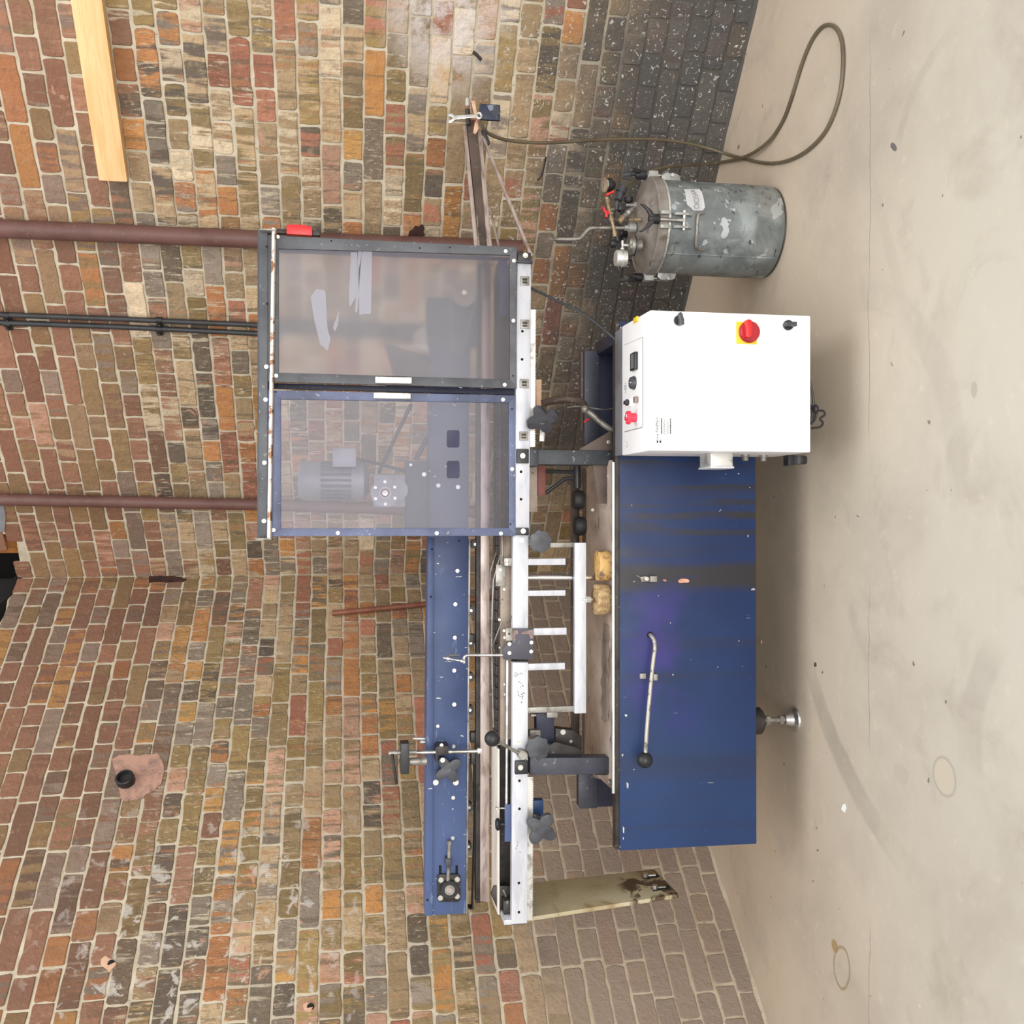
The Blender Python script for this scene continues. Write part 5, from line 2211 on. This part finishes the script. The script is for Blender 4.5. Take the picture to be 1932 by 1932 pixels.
k.done('gauge_stem', 'black', ga)
k = M()
pl = [lp(1161, 447, 3.03), lp(1158, 430, 3.03), lp(1155, 417, 3.03), lp(1150, 400, 3.03), lp(1147, 383, 3.04), lp(1145, 372, 3.04)]
k.tube(pl, .0058, 12)
for a, b in ((0, 1), (2, 3), (4, 5)):
    k.cyl(pl[a], pl[a].lerp(pl[b], .55), .008, 8)
k.done('air_manifold', 'brass', pot)
k = M()
k.cyl(lp(1164, 443, 3.03), lp(1166, 456, 3.03), .007, 12)
k.lathe(lp(1163, 460, 3.03), (0, 0, 1), [(0, 0), (.012, .002), (.014, .012), (.012, .02), (0, .022)], 20)
k.done('quick_coupler', 'black', pot)
k = M()
k.plate([(1143.5, 366), (1158, 358.5), (1159, 362.5), (1145, 369)], 3.035, .012, .001)
k.done('valve_lever', 'red', pot)
k = M()
k.plate([(1137, 390), (1142, 391), (1143, 396), (1149, 398), (1151, 403), (1147, 405), (1147, 410), (1142, 408), (1143, 402), (1140, 399)], 3.02, .01, .001)
k.done('valve_lever', 'red', pot)
k = M()
kc = lp(1147, 349, 3.06)
k.lathe(kc, (-.12, -.25, 1), [(0, -.022), (.012, -.022), (.016, -.012), (.022, -.008), (.022, .008), (.020, .012), (.0, .012)], 28)
k.done('filter_cap', 'black', pot)
k = M()
k.lathe(kc, (-.12, -.25, 1), [(.0225, .009), (.0232, .010), (.0232, .013), (.021, .0135)], 28)
k.done('cap_ring', 'chrome', pot)
k = M()
k.cyl(lp(1170, 364, 3.09), lp(1176, 352, 3.09), .017, 20, bev=.002)
k.cyl(lp(1166, 378, 3.09), lp(1170, 364, 3.09), .014, 16)
k.cyl(lp(1164, 380, 3.08), lp(1164, 396, 3.08), .006, 10)
k.done('solenoid_valve', 'knob', pot)
k = M()
k.rect(1168, 384, 1180, 396, 3.06, .03, .002)
k.cyl(lp(1186, 371, 3.08), lp(1186, 382, 3.08), .014, 18, bev=.003)
k.tube([lp(1171, 404, 3.06), lp(1177, 394, 3.06)], .004, 8)
k.done('hose_elbow', 'black', pot)
k = M()
k.cyl(lp(1168, 419, 3.04), lp(1176, 409, 3.04), .0095, 6)
k.done('brass_nut', 'brass', pot)
k = M()
k.cyl(lp(1176, 409, 3.04), lp(1192, 395, 3.06), .008, 12)
k.cyl(lp(1182, 404, 3.05), lp(1186, 400, 3.05), .0105, 6)
k.done('pipe_union', 'steel', pot)
k = M()
k.cyl(lp(1195, 387, 3.08), lp(1205, 387, 3.08), .0105, 16)
k.cyl(lp(1181, 387, 3.08), lp(1196, 387, 3.08), .005, 10)
k.done('inlet_boss', 'zinc', pot)
k = M()
k.cyl(lp(1196, 415, 3.02), lp(1208, 415, 3.02), .0065, 6)
k.cyl(lp(1186, 414.5, 3.02), lp(1212, 415, 3.02), .002, 8)
k.done('relief_valve', 'brass', pot)
k = M()
k.box(TX + TR - .03, TX + TR + .02, TY + .02, TY + .06, .245, .25, .001)
k.done('rear_lug', 'silver', pot)

# ------------------------------------------------------------------ hose: outfeed end, down the wall, loop on the floor, up to the pot
pts = [P(904, 229, 3.24), P(911, 241, 3.25), P(919, 251, 3.27), P(938, 260, 3.29), P(961, 265.5, 3.31), P(995, 269, 3.33), P(1031, 270, 3.35), P(1075, 267.5, 3.37), P(1121, 264, 3.40), P(1180, 262, 3.42), P(1235, 262.5, 3.44), P(1290, 268, 3.45)]
ZH = .0062
pts += [P(1345, 282, 3.462)] + [F(x, y, ZH) for x, y in ((1377, 293), (1405, 300), (1434, 307), (1458, 309), (1487, 304), (1516, 290), (1540, 270), (1559.5, 246), (1575, 212), (1585.6, 174), (1590, 138), (1591, 101.5), (1588, 74), (1580, 55), (1567, 46), (1554, 48), (1543, 58), (1531, 76), (1521, 98), (1510, 129), (1501, 159.5), (1491, 193), (1480, 223), (1467, 246))]
pts += [F(1452, 266, .012), F(1428, 285, .02), F(1404, 297, .021), F(1380, 303, .013), F(1350, 308, ZH)]
pts += [P(1318, 310.5, 3.40), P(1290, 312, 3.34), P(1263, 314, 3.28), P(1240, 319, 3.23), P(1222, 327, 3.2), P(1205, 335, 3.18), P(1190, 344, 3.14), P(1178, 352, 3.1)]
k = M()
k.tube(pts, .0058, 12, 2)
tag(k.done('air_hose', 'hose'), 'olive brown hose from the rail end, looped on the floor, up to the pressure pot', 'hose')

# ------------------------------------------------------------------ torn strip lying in the tray
k = M()
q = [(1125, 1170), (1137, 1175), (1149, 1181)]
q += [(1148.5 + 1.3 * math.sin(j * 1.5), 1190 + j * 8) for j in range(22)]
q += [(1139, 1362)]
q += [(1135.5 + 1.8 * math.sin(j * 1.3), 1354 - j * 8) for j in range(21)]
q += [(1133, 1184)]
k.prism([F(x, y, zf + .0012) for x, y in q], Vector((0, 0, .0016)))
MT['strip'] = simple('grimy_torn_strip', (156, 142, 132), .6, 0, (126, 112, 102), 14)
tag(k.done('torn_strip', 'strip'), 'long torn wavy-edged strip lying flat in the drip tray left of the foam rollers', 'strip')

# ------------------------------------------------------------------ litter on the floor
k = M()
q = [(1588, 1527), (1590, 1519), (1594, 1516), (1597, 1524), (1594, 1533)]
k.prism([F(x, y, .001) for x, y in q], Vector((0, 0, .0015)))
tag(k.done('paper_scrap', 'paper'), 'small white paper scrap on the bare floor in front of the blue panel', 'paper scrap')
for (x, y, mt, lb, nm) in ((1436, 1211, 'chip', 'small pinkish brick flake on the floor under the blue panel edge', 'brick_flake'), (1538, 1254, 'dark', 'single dark pellet on the floor in front of the panel handle', 'pellet')):
    k = M()
    c = F(x, y, .003)
    k.ball(c, .0055, 8, (1.3, .9, .5))
    tag(k.done(nm, mt), lb, 'litter')
